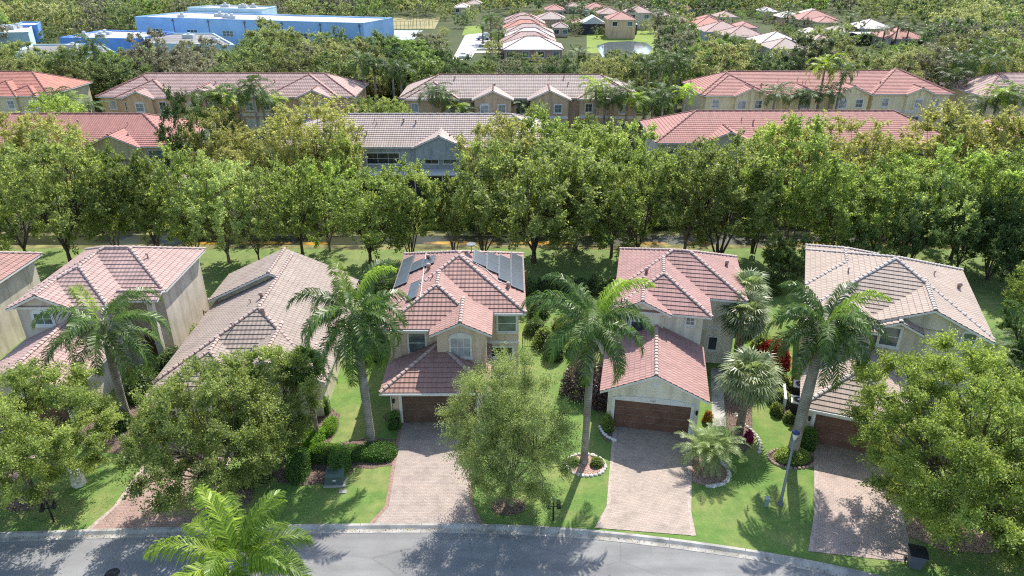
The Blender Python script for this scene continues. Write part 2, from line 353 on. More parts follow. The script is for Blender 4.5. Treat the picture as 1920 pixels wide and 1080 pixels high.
for m_ in [v for k, v in M.items() if k.startswith('st_')]:
    t = m_.node_tree; b = t.nodes["Principled BSDF"]; src = b.inputs["Base Color"].links[0].from_socket; tc = t.nodes.new("ShaderNodeTexCoord")
    mp = t.nodes.new("ShaderNodeMapping"); mp.inputs["Scale"].default_value = (1.6, 1.6, .18); t.links.new(tc.outputs["Object"], mp.inputs[0])
    n_ = N(t, "ShaderNodeTexNoise"); n_.inputs["Scale"].default_value = 1.5; n_.inputs["Detail"].default_value = 7; t.links.new(mp.outputs[0], n_.inputs["Vector"])
    t.links.new(mixc(t, 1.0, src, ramp(t, n_.outputs[0], [(.33, (.80, .78, .75)), (.52, (1, 1, 1)), (.75, (1.05, 1.05, 1.04))]), 'MULTIPLY'), b.inputs["Base Color"])
# ------------------------------------------------------------------ the setting: ground, road, kerb, lawns
def sheet(name, pts, z, mat, kind='structure'):
    b = MB(); b.face([(p[0], p[1], z) for p in pts]); o = b.build(name, mat); tag(o, kind=kind); return o
KERB = [(-70, 25.6), (-50, 27.2), (-38, 27.9), (-27.5, 28.25), (-21.9, 28.5), (-16, 28.72), (-10.5, 28.85), (-6, 28.92), (-1.7, 28.88), (1.5, 28.72),
        (4, 28.5), (7, 28.1), (9.6, 27.63), (12.2, 27.15), (14.85, 26.52), (18.2, 25.5), (22, 24.1), (26, 22.3), (32, 19.2), (42, 13.0), (60, 0)]
def kerb_y(x):
    for (a, b) in zip(KERB, KERB[1:]):
        if a[0] <= x <= b[0]: return a[1] + (b[1] - a[1]) * (x - a[0]) / (b[0] - a[0])
    return KERB[-1][1]
kk = []
for a, b in zip(KERB, KERB[1:]):
    n = max(1, int((b[0] - a[0]) / 1.0))
    for i in range(n): kk.append(Vector((a[0] + (b[0] - a[0]) * i / n, a[1] + (b[1] - a[1]) * i / n, 0)))
kk.append(Vector((60, 0, 0)))
for _ in range(6):
    kk = [kk[0]] + [(kk[i - 1] + kk[i] * 2 + kk[i + 1]) / 4 for i in range(1, len(kk) - 1)] + [kk[-1]]
nrm = []
for i in range(len(kk)):
    d = (kk[min(i + 1, len(kk) - 1)] - kk[max(i - 1, 0)]).normalized(); nrm.append(Vector((d.y, -d.x, 0)))   # towards the road
def strip(name, o0, z0, o1, z1, mat, b=None):
    own = b is None; b = b or MB()
    for i in range(len(kk) - 1):
        p = [kk[i] + nrm[i] * o0, kk[i + 1] + nrm[i + 1] * o0, kk[i + 1] + nrm[i + 1] * o1, kk[i] + nrm[i] * o1]
        q = [(p[0].x, p[0].y, z0), (p[3].x, p[3].y, z1), (p[2].x, p[2].y, z1), (p[1].x, p[1].y, z0)]
        b.face(q)
    return tag(b.build(name, mat), kind='structure') if own else b
kb = MB()
for (a, za, c, zc) in ((0, -.3, 0, .035), (0, .035, .16, .035), (.16, .035, .30, -.085), (.30, -.085, .36, -.10), (.36, -.10, .58, -.085), (.58, -.085, .58, -.3)):
    strip('', a, za, c, zc, None, kb)
tag(kb.build('kerb', M['concrete']), kind='structure')
far_pts = [(p.x - n.x * 0, p.y) for p, n in zip(kk, nrm)]
b = MB(); b.face([(p[0], p[1], 0) for p in far_pts] + [(60, 70, 0), (-70, 70, 0)][0:2]); 
tag(b.build('front_lawn', M['lawn']), kind='structure')
b = MB()
for i in range(len(kk) - 1):
    p, q = kk[i] + nrm[i] * .56, kk[i + 1] + nrm[i + 1] * .56
    b.face([(p.x, p.y, -.1), (p.x + nrm[i].x * 7.4, p.y + nrm[i].y * 7.4, -.1), (q.x + nrm[i + 1].x * 7.4, q.y + nrm[i + 1].y * 7.4, -.1), (q.x, q.y, -.1)])
tag(b.build('road', M['asphalt']), kind='structure')
vb, vk = MB(), MB()
strip('', 7.95, -.12, 8.2, .02, None, vk); strip('', 8.2, .02, 8.4, .02, None, vk)
tag(vk.build('far_side_kerb', M['concrete']), kind='structure')
strip('', 8.4, .015, 22, .015, None, vb); tag(vb.build('verge_lawn', M['lawn']), kind='structure')
sheet('ground', [(-1500, -300), (1500, -300), (1500, 2500), (-1500, 2500)], -.31, M['earth'])
sheet('back_ground', [(-1200, 70), (1200, 70), (1200, 1500), (-1200, 1500)], -.02, M['earth'])
sheet('side_ground', [(-300, 27), (-70, 27), (-70, 70), (-300, 70)], -.02, M['earth'])
sheet('side_ground', [(60, 20), (300, 20), (300, 70), (60, 70)], -.02, M['earth'])
# meadow strip behind the rear hedge line, canal and banks
def wavy(y, amp, seed, x0=-70, x1=70, step=1.5):
    r = random.Random(seed); out = []; x = x0; ph = [r.uniform(0, 6) for _ in range(4)]
    while x <= x1:
        out.append((x, y + amp * (math.sin(x * .25 + ph[0]) * .5 + math.sin(x * .71 + ph[1]) * .3 + math.sin(x * 1.7 + ph[2]) * .2))); x += step
    return out
def band(name, lo, hi, z, mat):
    return sheet(name, lo + hi[::-1], z, mat)
band('meadow', wavy(57.5, .3, 1), wavy(67.6, .35, 2), .004, M['meadow'])
band('canal_bank', wavy(67.4, .35, 3), wavy(72.6, .4, 4), .008, M['bank'])
band('canal_water', wavy(68.6, .25, 5), wavy(71.2, .25, 6), .012, M['water'])
r = random.Random(4)
ab = MB(); x = -66
while x < 66:
    ln = r.uniform(3, 9); n = 14
    if r.random() < .72:
        cy = 68.95 + r.uniform(-.1, .2); pts = []
        for k in range(n):
            t = 2 * math.pi * k / n; pts.append((x + ln / 2 + ln / 2 * math.cos(t) * r.uniform(.85, 1.1), cy + .42 * math.sin(t) * r.uniform(.7, 1.2), .017))
        ab.face(pts)
    x += ln + r.uniform(.2, 2.5)
tag(ab.build('algae_mat', M['algae']), kind='stuff')
tag(bpy.data.objects['algae_mat'], 'rust coloured algae floating along the near edge of the canal', 'algae')
# soil under the planted strips
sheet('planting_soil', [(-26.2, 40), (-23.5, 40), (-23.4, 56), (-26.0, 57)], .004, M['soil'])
def blob(cx, cy, rx, ry, seed, n=26, j=.07, rot=0):
    r = random.Random(seed); out = []
    for k in range(n):
        t = 2 * math.pi * k / n; q = 1 + r.uniform(-j, j)
        x_, y_ = rx * math.cos(t) * q, ry * math.sin(t) * q
        out.append((cx + x_ * math.cos(rot) - y_ * math.sin(rot), cy + x_ * math.sin(rot) + y_ * math.cos(rot)))
    return out
_bed = [0.008]
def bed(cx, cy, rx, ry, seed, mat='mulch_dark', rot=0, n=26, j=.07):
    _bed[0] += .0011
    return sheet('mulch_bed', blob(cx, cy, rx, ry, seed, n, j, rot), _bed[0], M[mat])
def poly_px(name, pts, z, mat): return sheet(name, [g(x, y, 0) for x, y in pts], z, M[mat])
# driveways (their near edges butt the kerb) and borders
def kpt(x, off=-.004): return (x, kerb_y(x) + .03)
def drive(pts, z, mat, bmat, bw=.22):
    """pts: left-top, right-top, right-bottom(flare start), right flare, left flare, left-bottom"""
    sheet('driveway', pts, z, M[mat])
    lt, rt, rm, rb, lb, lm = [Vector((p[0], p[1])) for p in pts]
    for (a, c, d, sgn) in ((lt, lm, lb, 1), (rt, rm, rb, -1)):
        o = Vector((bw * sgn, 0))
        sheet('driveway_border', [a, c, d, d + o * 1.2, c + o, a + o] if sgn > 0 else [a + o, c + o, d + o * 1.2, d, c, a], z + .004, M[bmat])
drive([(-7.45, 38.3), (-2.3, 38.3), (-2.25, 30.6), (-1.6, kerb_y(-1.6)), (-7.8, kerb_y(-7.8)), (-7.15, 30.2)], .024, 'paver_a', 'border')
drive([g(1150, 795), g(1298, 806), g(1296, 960), g(1305, 1005), g(1115, 990), g(1137, 950)], .024, 'paver_b', 'border_l')
drive([g(1526, 829), g(1665, 850), g(1690, 950), g(1714, 1056), g(1515, 1034), g(1527, 960)], .024, 'paver_c', 'border_l')
drive([(-22.4, 37.3), (-17.2, 37.3), (-17.2, 30.4), (-16.6, kerb_y(-16.6)), (-23.0, kerb_y(-23)), (-22.4, 30.2)], .024, 'paver_d', 'border_l')
drive([(-34.4, 38), (-29.3, 38), (-29.3, 30.4), (-28.9, kerb_y(-28.9)), (-35.0, kerb_y(-35)), (-34.4, 30.2)], .024, 'paver_d', 'border_l')
# kerb expansion joints
jb = MB()
for i in range(8, len(kk) - 2, 3):
    p, n_ = kk[i], nrm[i]; t_ = Vector((-n_.y, n_.x, 0)) * .012
    jb.face([(p + n_ * .01 - t_)[:2] + (.0375,), (p + n_ * .15 - t_)[:2] + (.0375,), (p + n_ * .15 + t_)[:2] + (.0375,), (p + n_ * .01 + t_)[:2] + (.0375,)][::-1])
    jb.face([(p + n_ * .37 - t_)[:2] + (-.094,), (p + n_ * .57 - t_)[:2] + (-.0815,), (p + n_ * .57 + t_)[:2] + (-.0815,), (p + n_ * .37 + t_)[:2] + (-.094,)][::-1])
tag(jb.build('kerb_joint', M['soil']), kind='structure')
poly_px('path', [(1333, 690), (1352, 692), (1362, 800), (1335, 800)], .012, 'concrete')
poly_px('mulch_bed', [(1354, 690), (1392, 700), (1410, 770), (1412, 830), (1395, 850), (1372, 815), (1362, 800)], .0105, 'mulch_dark')
poly_px('mulch_bed', [(1443, 735), (1490, 700), (1505, 810), (1480, 795), (1455, 770)], .0095, 'mulch_dark')
# ------------------------------------------------------------------ houses
def clip(poly, axis, val, keep_less):
    out = []
    for i in range(len(poly)):
        a, b = poly[i], poly[(i + 1) % len(poly)]
        ia = (a[axis] <= val + 1e-9) if keep_less else (a[axis] >= val - 1e-9)
        ib = (b[axis] <= val + 1e-9) if keep_less else (b[axis] >= val - 1e-9)
        if ia: out.append(a)
        if ia != ib:
            t = (val - a[axis]) / (b[axis] - a[axis]); out.append((a[0] + (b[0] - a[0]) * t, a[1] + (b[1] - a[1]) * t))
    return out
ROW = 0.38
def tile_face(mb, poly, rows=True, row=ROW, lip=.055):
    P = [Vector(p) for p in poly]
    n = (P[1] - P[0]).cross(P[2] - P[0]).normalized()
    if n.z < 0: n = -n; P.reverse()
    u = Vector((0, 0, 1)).cross(n).normalized(); s = n.cross(u)
    if s.z < 0: s = -s; u = -u
    o = P[0]; q = [((p - o).dot(u), (p - o).dot(s)) for p in P]
    s0 = min(a[1] for a in q); s1 = max(a[1] for a in q); q = [(a[0], a[1] - s0) for a in q]; base = o + s * s0
    def w3(a, h): return base + u * a[0] + s * a[1] + n * h
    if not rows:
        mb.face([w3(a, 0) for a in q], q); return
    k = 0; H = s1 - s0
    while k * row < H - .02:
        c = clip(clip(q, 1, k * row, False), 1, min((k + 1) * row, H), True)
        if len(c) >= 3:
            v0 = k * row
            mb.face([w3(a, lip * (1 - (a[1] - v0) / row * .8)) for a in c], c)
            lo = [a for a in c if abs(a[1] - v0) < 1e-6]
            if len(lo) >= 2:
                a, b_ = min(lo), max(lo)
                mb.face([w3(a, -.01), w3(b_, -.01), w3(b_, lip), w3(a, lip)], [a, b_, b_, a])
        k += 1
def caps(mb, a, b, step=.40, r0=.13, r1=.105):
    a, b = Vector(a), Vector(b); d = b - a; Ln = d.length
    if Ln < .3: return
    d.normalize(); side = d.cross(Vector((0, 0, 1))).normalized(); up = side.cross(d); n = int(Ln / step) + 1; st = Ln / n
    for i in range(n):
        p0, p1 = a + d * (i * st), a + d * (i * st + st * 1.05)
        R0 = []; R1 = []
        for k in range(6):
            t = math.pi * k / 5
            R0.append(p0 + side * (r0 * 1.15 * math.cos(t)) + up * (r0 * math.sin(t) * 1.0 + .03))
            R1.append(p1 + side * (r1 * 1.15 * math.cos(t)) + up * (r1 * math.sin(t) * .75 + .02))
        for k in range(5): mb.face([R0[k], R0[k + 1], R1[k + 1], R1[k]])
        mb.face(R0[::-1]); mb.face(R1)
class House:
    def __init__(s, name, label, cat, loc, rz, group=None, roof='roof_pink', wall='st_peach', cap='cap', pitch=.464, rows=True, ovh=.5, row=ROW, capstep=.40):
        s.root = thing(name, label, cat, (loc[0], loc[1], 0), rz, group); s.loc = Vector((loc[0], loc[1], 0)); s.rz = rz
        s.W, s.Rf, s.Fa, s.Cp = MB(), MB(), MB(), MB(); s.m = (roof, wall, cap); s.p = pitch; s.rows = rows; s.ovh = ovh; s.row = row; s.cs = capstep
    def block(s, u0, u1, v0, v1, ze, kind='hip', ovh=None, z0=0.0, walls=True, p=None, hipb=True):
        p = p or s.p; o = s.ovh if ovh is None else ovh; faces = []; segs = []
        a, b, c, d = (u0, v0, ze), (u1, v0, ze), (u1, v1, ze), (u0, v1, ze)
        W, D = u1 - u0, v1 - v0
        if kind == 'gabU':      # ridge along u, gable both ends
            zr = ze + D / 2 * p; vm = (v0 + v1) / 2; A, B = (u0, vm, zr), (u1, vm, zr)
            faces = [[a, b, B, A], [c, d, A, B]]; segs = [(A, B)]
        elif kind in ('gab', 'hipF') or D >= W:
            h = W / 2; zr = ze + h * p; um = (u0 + u1) / 2
            va = v0 if kind == 'gab' else v0 + h; vb = v1 if kind in ('gab', 'hipF') else v1 - h
            A, B = (um, va, zr), (um, vb, zr)
            faces = [[d, a, A, B], [b, c, B, A]]; segs = [(A, B)]
            if kind != 'gab': faces.append([a, b, A]); segs += [(a, A), (b, A)]
            if kind == 'hip': faces.append([c, d, B]); segs += [(c, B), (d, B)]
        else:
            h = D / 2; zr = ze + h * p; vm = (v0 + v1) / 2; A, B = (u0 + h, vm, zr), (u1 - h, vm, zr)
            faces = [[a, b, B, A], [c, d, A, B], [d, a, A], [b, c, B]]; segs = [(A, B), (a, A), (d, A), (b, B), (c, B)]
        for f in faces:
            tile_face(s.Rf, f, s.rows, s.row)
            fb = [(q[0], q[1], q[2] - .17) for q in f]
            s.Fa.face(fb[::-1])
            for i in range(len(f)):
                i2 = (i + 1) % len(f); s.Fa.face([fb[i], fb[i2], (f[i2][0], f[i2][1], f[i2][2] - .012), (f[i][0], f[i][1], f[i][2] - .012)])
        if s.cs:
            for A_, B_ in segs: caps(s.Cp, A_, B_, s.cs)
        if walls:
            x0, x1, y0, y1 = u0 + o, u1 - o, v0 + o, v1 - o; zt = ze - .04
            if kind == 'hipF': y1 = v1
            if kind == 'gab':
                zt = ze + (o * p) - .14
            s.W.box(x0, x1, y0, y1, z0, zt)
            if kind == 'gab':
                um = (u0 + u1) / 2; zr = ze + W / 2 * p - .16
                for yy, fl in ((y0, 0), (y1, 1)):
                    tri = [(x0, yy, zt - .01), (x1, yy, zt - .01), (um, yy, zr)]
                    s.W.face(tri if not fl else tri[::-1])
            if kind == 'gabU':
                vm = (v0 + v1) / 2; zr = ze + D / 2 * p - .16
                for xx, fl in ((x0, 0), (x1, 1)):
                    tri = [(xx, y0, zt - .01), (xx, y1, zt - .01), (xx, vm, zr)]
                    s.W.face(tri if fl else tri[::-1])
        return ze
    def on(s, v, px, py):
        """u, z where the facade plane at depth v is met, from a surveyed photograph position"""
        t = (py - 540) / FPX; dw = Vector(((px - 960) / FPX, CP - t * SP, -(SP + t * CP)))
        c, sn = math.cos(s.rz), math.sin(s.rz); nn = Vector((-sn, c, 0)); o = Vector((0, 0, CAMH))
        k = (v - (o - s.loc).dot(nn)) / dw.dot(nn); h = o + dw * k - s.loc
        return (h.x * c + h.y * sn, h.z)
    def frame(s, v, face):
        # returns mapping (a along facade, out towards viewer, z) -> local
        if face == 'front': return lambda a, o, z: (a, v - o, z)
        if face == 'right': return lambda a, o, z: (v + o, a, z)
        if face == 'left': return lambda a, o, z: (v - o, -a, z)
    def window(s, a0, a1, z0, z1, v, face='front', arch=0.0, glass='glass', nx=2, nz=2, trim='trim', tw=.13, sill=True, label=None, shutter=False):
        F = s.frame(v, face); fr = MB()
        def bx(x0, x1, o0, o1, q0, q1):
            p = [F(x0, o1, q0), F(x1, o1, q0), F(x1, o0, q0), F(x0, o0, q0), F(x0, o1, q1), F(x1, o1, q1), F(x1, o0, q1), F(x0, o0, q1)]
            for q in ((3, 2, 1, 0), (4, 5, 6, 7), (0, 1, 5, 4), (1, 2, 6, 5), (2, 3, 7, 6), (3, 0, 4, 7)): fr.face([p[i] for i in q])
        bx(a0 - tw, a0, -.02, .06, z0 - tw, z1 + (tw if not arch else 0)); bx(a1, a1 + tw, -.02, .06, z0 - tw, z1 + (tw if not arch else 0))
        bx(a0, a1, -.02, .06, z0 - tw, z0)
        if sill: bx(a0 - tw - .04, a1 + tw + .04, -.02, .11, z0 - tw - .06, z0 - tw)
        if not arch: bx(a0, a1, -.02, .06, z1, z1 + tw)
        else:
            n = 10; am = (a0 + a1) / 2; ha = (a1 - a0) / 2 + tw
            arc = [(am - ha * math.cos(math.pi * k / n), z1 + arch * math.sin(math.pi * k / n)) for k in range(n + 1)]
            fr.face([F(x, .06, z) for x, z in arc][::-1])
            for k in range(n):
                (xa, za), (xb, zb) = arc[k], arc[k + 1]; fr.face([F(xa, .06, za), F(xa, -.02, za), F(xb, -.02, zb), F(xb, .06, zb)])
            fr.face([F(a0 - tw, .06, z1), F(a1 + tw, .06, z1), F(a1 + tw, -.02, z1), F(a0 - tw, -.02, z1)])
        for k in range(1, nx): x = a0 + (a1 - a0) * k / nx; bx(x - .018, x + .018, 0, .045, z0, z1)
        for k in range(1, nz): z = z0 + (z1 - z0) * k / nz; bx(a0, a1, 0, .04, z - .022, z + .022)
        wroot = fr.build('window', M[trim], s.root)
        pn = MB(); pn.face([F(a0, .022, z0), F(a1, .022, z0), F(a1, .022, z1), F(a0, .022, z1)])
        pn.build('pane', M[glass], wroot)
        return wroot
    def win_px(s, v, x0, y0, x1, y1, **kw):
        a0, z1 = s.on(v, x0, y0); a1, _ = s.on(v, x1, y0); _, z0 = s.on(v, (x0 + x1) / 2, y1); _, z1 = s.on(v, (x0 + x1) / 2, y0)
        return s.window(a0, a1, z0, z1, v, **kw)
    def garage(s, a0, a1, v, h=2.15, mat='garage', arch=0.0, trim='trim'):
        d = MB(); nrow = 4
        for k in range(nrow):
            z0, z1 = .01 + h * k / nrow, h * (k + 1) / nrow - .025
            d.box(a0, a1, v - .035, v + .01, z0, z1)
            npn = 8
            for q in range(npn):
                x0 = a0 + (a1 - a0) * (q + .1) / npn; x1 = a0 + (a1 - a0) * (q + .9) / npn
                d.box(x0, x1, v - .05, v - .036, z0 + .09, z1 - .09)
        d.build('garage_door', M[mat], s.root)
        f = MB(); f.box(a0 - .2, a0, v - .07, v + .02, 0, h); f.box(a1, a1 + .2, v - .07, v + .02, 0, h)
        if arch:
            n = 14; am, ha = (a0 + a1) / 2, (a1 - a0) / 2 + .2
            arc = [(am - ha * math.cos(math.pi * k / n), h + .12 + arch * math.sin(math.pi * k / n)) for k in range(n + 1)]
            f.face([(a0 - .2, v - .07, h)] + [(x, v - .07, z) for x, z in arc] + [(a1 + .2, v - .07, h)][::-1])
            for k in range(n): f.face([(arc[k][0], v - .07, arc[k][1]), (arc[k][0], v + .02, arc[k][1]), (arc[k + 1][0], v + .02, arc[k + 1][1]), (arc[k + 1][0], v - .07, arc[k + 1][1])])
            f.face([(a0 - .2, v - .07, h), (a1 + .2, v - .07, h), (a1 + .2, v + .02, h), (a0 - .2, v + .02, h)])
        else: f.box(a0 - .2, a1 + .2, v - .07, v + .02, h, h + .2)
        f.build('garage_door_frame', M[trim], s.root)
    def lantern(s, a, z, v):
        b = MB(); b.box(a - .05, a + .05, v - .03, v, z - .1, z + .16)
        b.lathe((a, v - .13, z - .12), [(.02, 0), (.07, .04), (.085, .22), (.1, .25), (.02, .33)], 8); b.tube([(a, v - .02, z + .1), (a, v - .13, z + .2)], .012, 5)
        b.build('wall_lantern', M['black'], s.root)
    def door(s, a0, a1, z1, v, mat='glass_dark'):
        f = MB(); f.box(a0 - .1, a0, v - .05, v, 0.02, z1 + .1); f.box(a1, a1 + .1, v - .05, v, 0.02, z1 + .1); f.box(a0, a1, v - .05, v, z1, z1 + .1)
        r_ = f.build('door_frame', M['trim'], s.root); d = MB(); d.box(a0, a1, v - .025, v + .01, 0.02, z1); dd = d.build('door', M[mat], s.root)
        h = MB(); h.lathe((a1 - .08, v - .07, 1.0), [(.02, 0), (.035, .03), (.02, .06)], 6); h.build('handle', M['bronze'], dd)
    def vent(s, u, v, z, r_=.14, h=.28, mat='cap'):
        b = MB(); b.tube([(u, v, z - .1), (u, v, z + h), (u + .0, v - .10, z + h + .1), (u, v - .2, z + h + .06)], [r_ * .8, r_ * .8, r_, r_ * .95], 8)
        b.build('roof_vent', M[mat], s.root, smooth=True)
    def band(s, segs, z0=2.85, z1=3.1, out=.06, mat='trim'):
        b = MB()
        for (x0, x1, v) in segs: b.box(x0, x1, v - out, v + .02, z0, z1)
        b.build('string_course', M[mat], s.root)
    def downpipe(s, u, v, z1):
        b = MB(); b.tube([(u, v + .3, z1), (u, v, z1 - .25), (u, v, .15), (u, v - .18, .05)], .045, 6); b.build('downpipe', M['trim'], s.root)
    def gutter(s, u0, u1, v, z):
        b = MB(); b.box(u0, u1, v - .12, v - .004, z - .15, z - .02); b.build('gutter', M['trim'], s.root)
    def finish(s):
        s.W.build('wall', M[s.m[1]], s.root)
        rf = s.Rf.build('roof', M[s.m[0]], s.root)
        if s.Cp.f: s.Cp.build('ridge_cap', M[s.m[2]], rf)
        s.Fa.build('fascia', M['trim'], s.root)
        return s.root

# --- red roofed two storey house with collectors (centre)
h = H3 = House('two_storey_house', 'peach two storey house with red tiled hip roof carrying black solar collectors', 'house', (-8.4, 37.3), R_(.3), roof='roof_pink', wall='st_peach')
h.block(-.3, 9.4, 5.5, 15.8, 5.6, 'hip')
h.block(-.26, 6.7, 3.2, 9.0, 5.605, 'hipF')
h.block(3.05, 7.1, 2.35, 6.0, 5.61, 'gab', z0=3.05, ovh=.42)
h.block(0, 7.0, 0, 6.9, 2.78, 'hipF', ovh=.62)
h.garage(1.25, 6.1, .62, mat='garage_dark'); h.lantern(.72, 1.75, .62)
h.win_px(2.77, 845, 634, 881, 668, arch=.42, glass='blind', nx=3, nz=2, trim='trim')
h.win_px(6.0, 934, 592, 967, 620, glass='glass', nx=1, nz=2)
h.win_px(3.7, 766, 625, 796, 660, glass='glass', nx=1, nz=2)
h.win_px(6.0, 913, 651, 960, 668, glass='glass_dark', nx=3, nz=1)
h.band([(6.3, 8.92, 6.0)], 2.9, 3.1); h.gutter(-.05, 7.05, 0, 2.78); h.gutter(-.3, 2.9, 3.2, 5.6); h.gutter(7.2, 9.4, 5.5, 5.6); h.downpipe(.55, .55, 2.6)
def slope_pt(u, v, ze, side, edge, p): # height on an east/west plane
    return ze + (edge - u if side > 0 else u - edge) * p
def collector(h, u0, u1, v0, v1, edge, side, ze=5.6, p=.464, nsub=3, hgt=.16):
    def z(u): return ze + (edge - u if side > 0 else u - edge) * p
    b = MB(); q = []
    for (u, v) in ((u0, v0), (u1, v0), (u1, v1), (u0, v1)): q.append(Vector((u, v, z(u))))
    nn = Vector((p * side, 0, 1)).normalized(); lo = [a + nn * .08 for a in q]; hi = [a + nn * hgt for a in q]
    b.face(hi)
    for i in range(4): b.face([lo[i], lo[(i + 1) % 4], hi[(i + 1) % 4], hi[i]])
    o = b.build('solar_panel', M['panel'], h.root)
    f = MB()
    def bar(a, c, wd):
        d = (c - a).normalized(); sd_ = d.cross(nn) * wd; f.face([a - sd_ + nn * .012, c - sd_ + nn * .012, c + sd_ + nn * .012, a + sd_ + nn * .012])
    for i in range(4): bar(hi[i], hi[(i + 1) % 4], .035)
    for k in range(1, nsub): t = k / nsub; bar(hi[0].lerp(hi[3], t), hi[1].lerp(hi[2], t), .02)
    for a in q: f.tube([a, a + nn * .1], .02, 4)
    f.build('panel_frame', M['panelframe'], o)
def plane_pt(h, px, py, ze, edge, side, p=.464):
    t = (py - 540) / FPX; dw = Vector(((px - 960) / FPX, CP - t * SP, -(SP + t * CP))); c, sn = math.cos(h.rz), math.sin(h.rz)
    o = Vector((0, 0, CAMH)) - h.loc; lo = Vector((o.x * c + o.y * sn, -o.x * sn + o.y * c, o.z)); ld = Vector((dw.x * c + dw.y * sn, -dw.x * sn + dw.y * c, dw.z))
    # plane z = ze + side*(edge-u)*p
    k = (ze + side * p * (edge - lo.x) - lo.z) / (ld.z + side * p * ld.x); return lo + ld * k

for (a, b_, c, d) in ((5.55, 6.5, 9.95, 12.1), (6.53, 7.4, 9.65, 12.8), (7.43, 8.3, 8.9, 13.2), (8.33, 9.24, 8.5, 14.6)): collector(H3, a, b_, c, d, 9.4, 1, nsub=max(2, int((d - c) / 1.2)))
for (a, b_, c, d) in ((-.12, .8, 9.1, 14.1), (.84, 1.76, 10.8, 12.4), (1.80, 2.65, 10.7, 12.1), (1.25, 1.9, 5.7, 8.4)): collector(H3, a, b_, c, d, -.3, -1, nsub=max(2, int((d - c) / 1.2)))
def plumb(h, name, pts, r_, mat='pipe'):
    b = MB(); b.tube(pts, r_, 6); b.build(name, M[mat], h.root)
P = lambda px, py, e, sd: plane_pt(H3, px, py, 5.6, e, sd) + Vector((0, 0, .1))
plumb(H3, 'collector_pipe', [P(799, 476, -.3, -1), P(795, 505, -.3, -1), P(792, 530, -.3, -1), P(788, 560, -.3, -1)], .03)
plumb(H3, 'collector_pipe', [P(866, 480, 9.4, 1), P(888, 494, 9.4, 1), P(912, 508, 9.4, 1), P(935, 530, 9.4, 1), P(957, 538, 9.4, 1)], .03)
for (px, py, e, sd, r_) in ((803, 487, -.3, -1, .15), (804, 505, -.3, -1, .18), (811, 520, -.3, -1, .06), (953, 540, 9.4, 1, .17)):
    q = plane_pt(H3, px, py, 5.6, e, sd); H3.vent(q.x, q.y, q.z, r_)
b = MB(); b.tube([(5.4, 11.6, 6.9), (5.4, 11.6, 8.2)], .03, 5); b.lathe((5.4, 11.45, 8.1), [(.02, 0), (.28, .08), (.36, .18)], 14); b.build('satellite_dish', M['panelframe'], H3.root)
H3.finish()

# --- pale two storey house, gabled garage in front
h = H4 = House('two_storey_house', 'pale grey two storey house with rose tiled roof and a gabled double garage', 'house', (5.58, 37.24), R_(-10.5), roof='roof_rose', wall='st_cream')
h.block(.3, 9.65, 9.2, 17.3, 5.6, 'hip')
h.block(.34, 7.0, 6.3, 12.6, 5.605, 'hipF')
h.block(.25, 4.3, 6.0, 10.0, 5.615, 'gab', ovh=.45)
h.block(0, 6.75, 0, 6.7, 2.95, 'gab', ovh=.5)
h.garage(.98, 5.75, .5, arch=.28); h.lantern(.42, 1.9, .5); h.lantern(6.12, 1.75, .5)
b = MB(); b.tube([(3.37, .47, 3.55), (3.37, .53, 3.55)], .27, 20); b.tube([(3.37, .44, 3.55), (3.37, .5, 3.55)], .2, 20); b.build('round_vent', M['trim'], h.root)
h.win_px(6.45, 1184, 603, 1212, 621, glass='glass_dark', nx=1, nz=1)
h.win_px(6.8, 1288, 596, 1302, 608, glass='glass', nx=2, nz=2)
h.win_px(9.7, 1330, 632, 1345, 655, glass='glass_dark', nx=1, nz=1)
h.band([(6.4, 9.15, 9.7)], 2.9, 3.1)
for (px, py) in ((1212, 512), (1362, 498)):
    q = plane_pt(h, px, py, 5.6, .3 if px < 1280 else 9.65, -1 if px < 1280 else 1); h.vent(q.x, q.y, q.z, .15)
h.vent(2.2, 9.6, 6.5, .06, .2)
def text(body, loc, size, mat, parent, name='house_number', rot=(R_(90), 0, 0), ext=.005):
    cu = bpy.data.curves.new(name, 'FONT'); cu.body = body; cu.size = size; cu.extrude = ext; cu.align_x = 'CENTER'
    o = bpy.data.objects.new(name, cu); COL.objects.link(o)
    dg = bpy.context.evaluated_depsgraph_get(); me = bpy.data.meshes.new_from_object(o.evaluated_get(dg)); bpy.data.objects.remove(o)
    me.materials.clear(); me.materials.append(mat); t = link(name, me, parent); t.location = loc; t.rotation_euler = rot; return t
text('5187', (3.37, .5 - .075, 2.26), .17, M['panelframe'], h.root)
h.finish()

# --- far left two storey house with gabled wing
h = H1 = House('two_storey_house', 'taupe two storey house with mauve tile roof left of the single storey house', 'house', (-35.2, 43.4), R_(1.0), roof='roof_mauve', wall='st_taupe', cap='cap')
h.block(0, 9.85, 2.6, 10.6, 5.6, 'hip')
h.block(.05, 6.9, .25, 7.0, 5.605, 'hipF')
h.block(.02, 4.55, -.1, 4.0, 5.61, 'gab', ovh=.42)
h.block(.3, 7.3, -6.3, 2.0, 2.9, 'gab', ovh=.5)
h.block(6.7, 9.9, 1.2, 3.0, 5.59, 'gabU', walls=False, p=.35)
h.win_px(.32, 63, 588, 94, 607, arch=.4, glass='glass', nx=2, nz=2, tw=.2)
h.win_px(3.1, 288, 616, 303, 640, glass='glass_dark', nx=2, nz=3)
h.door(7.25, 7.95, 2.2, 3.1, 'garage_dark')
h.garage(1.3, 6.2, -5.8, mat='garage')
b = MB()
for (u, v) in ((9.1, 1.65), (7.1, 1.65)):
    b.box(u - .2, u + .2, v - .2, v + .2, 0, 5.5); b.box(u - .26, u + .26, v - .26, v + .26, 0, .4); b.box(u - .26, u + .26, v - .26, v + .26, 5.2, 5.45)
b.build('porch_column', M['st_buff'], h.root)
h.vent(7.4, 6.0, 6.9, .08, .22)
h.finish()

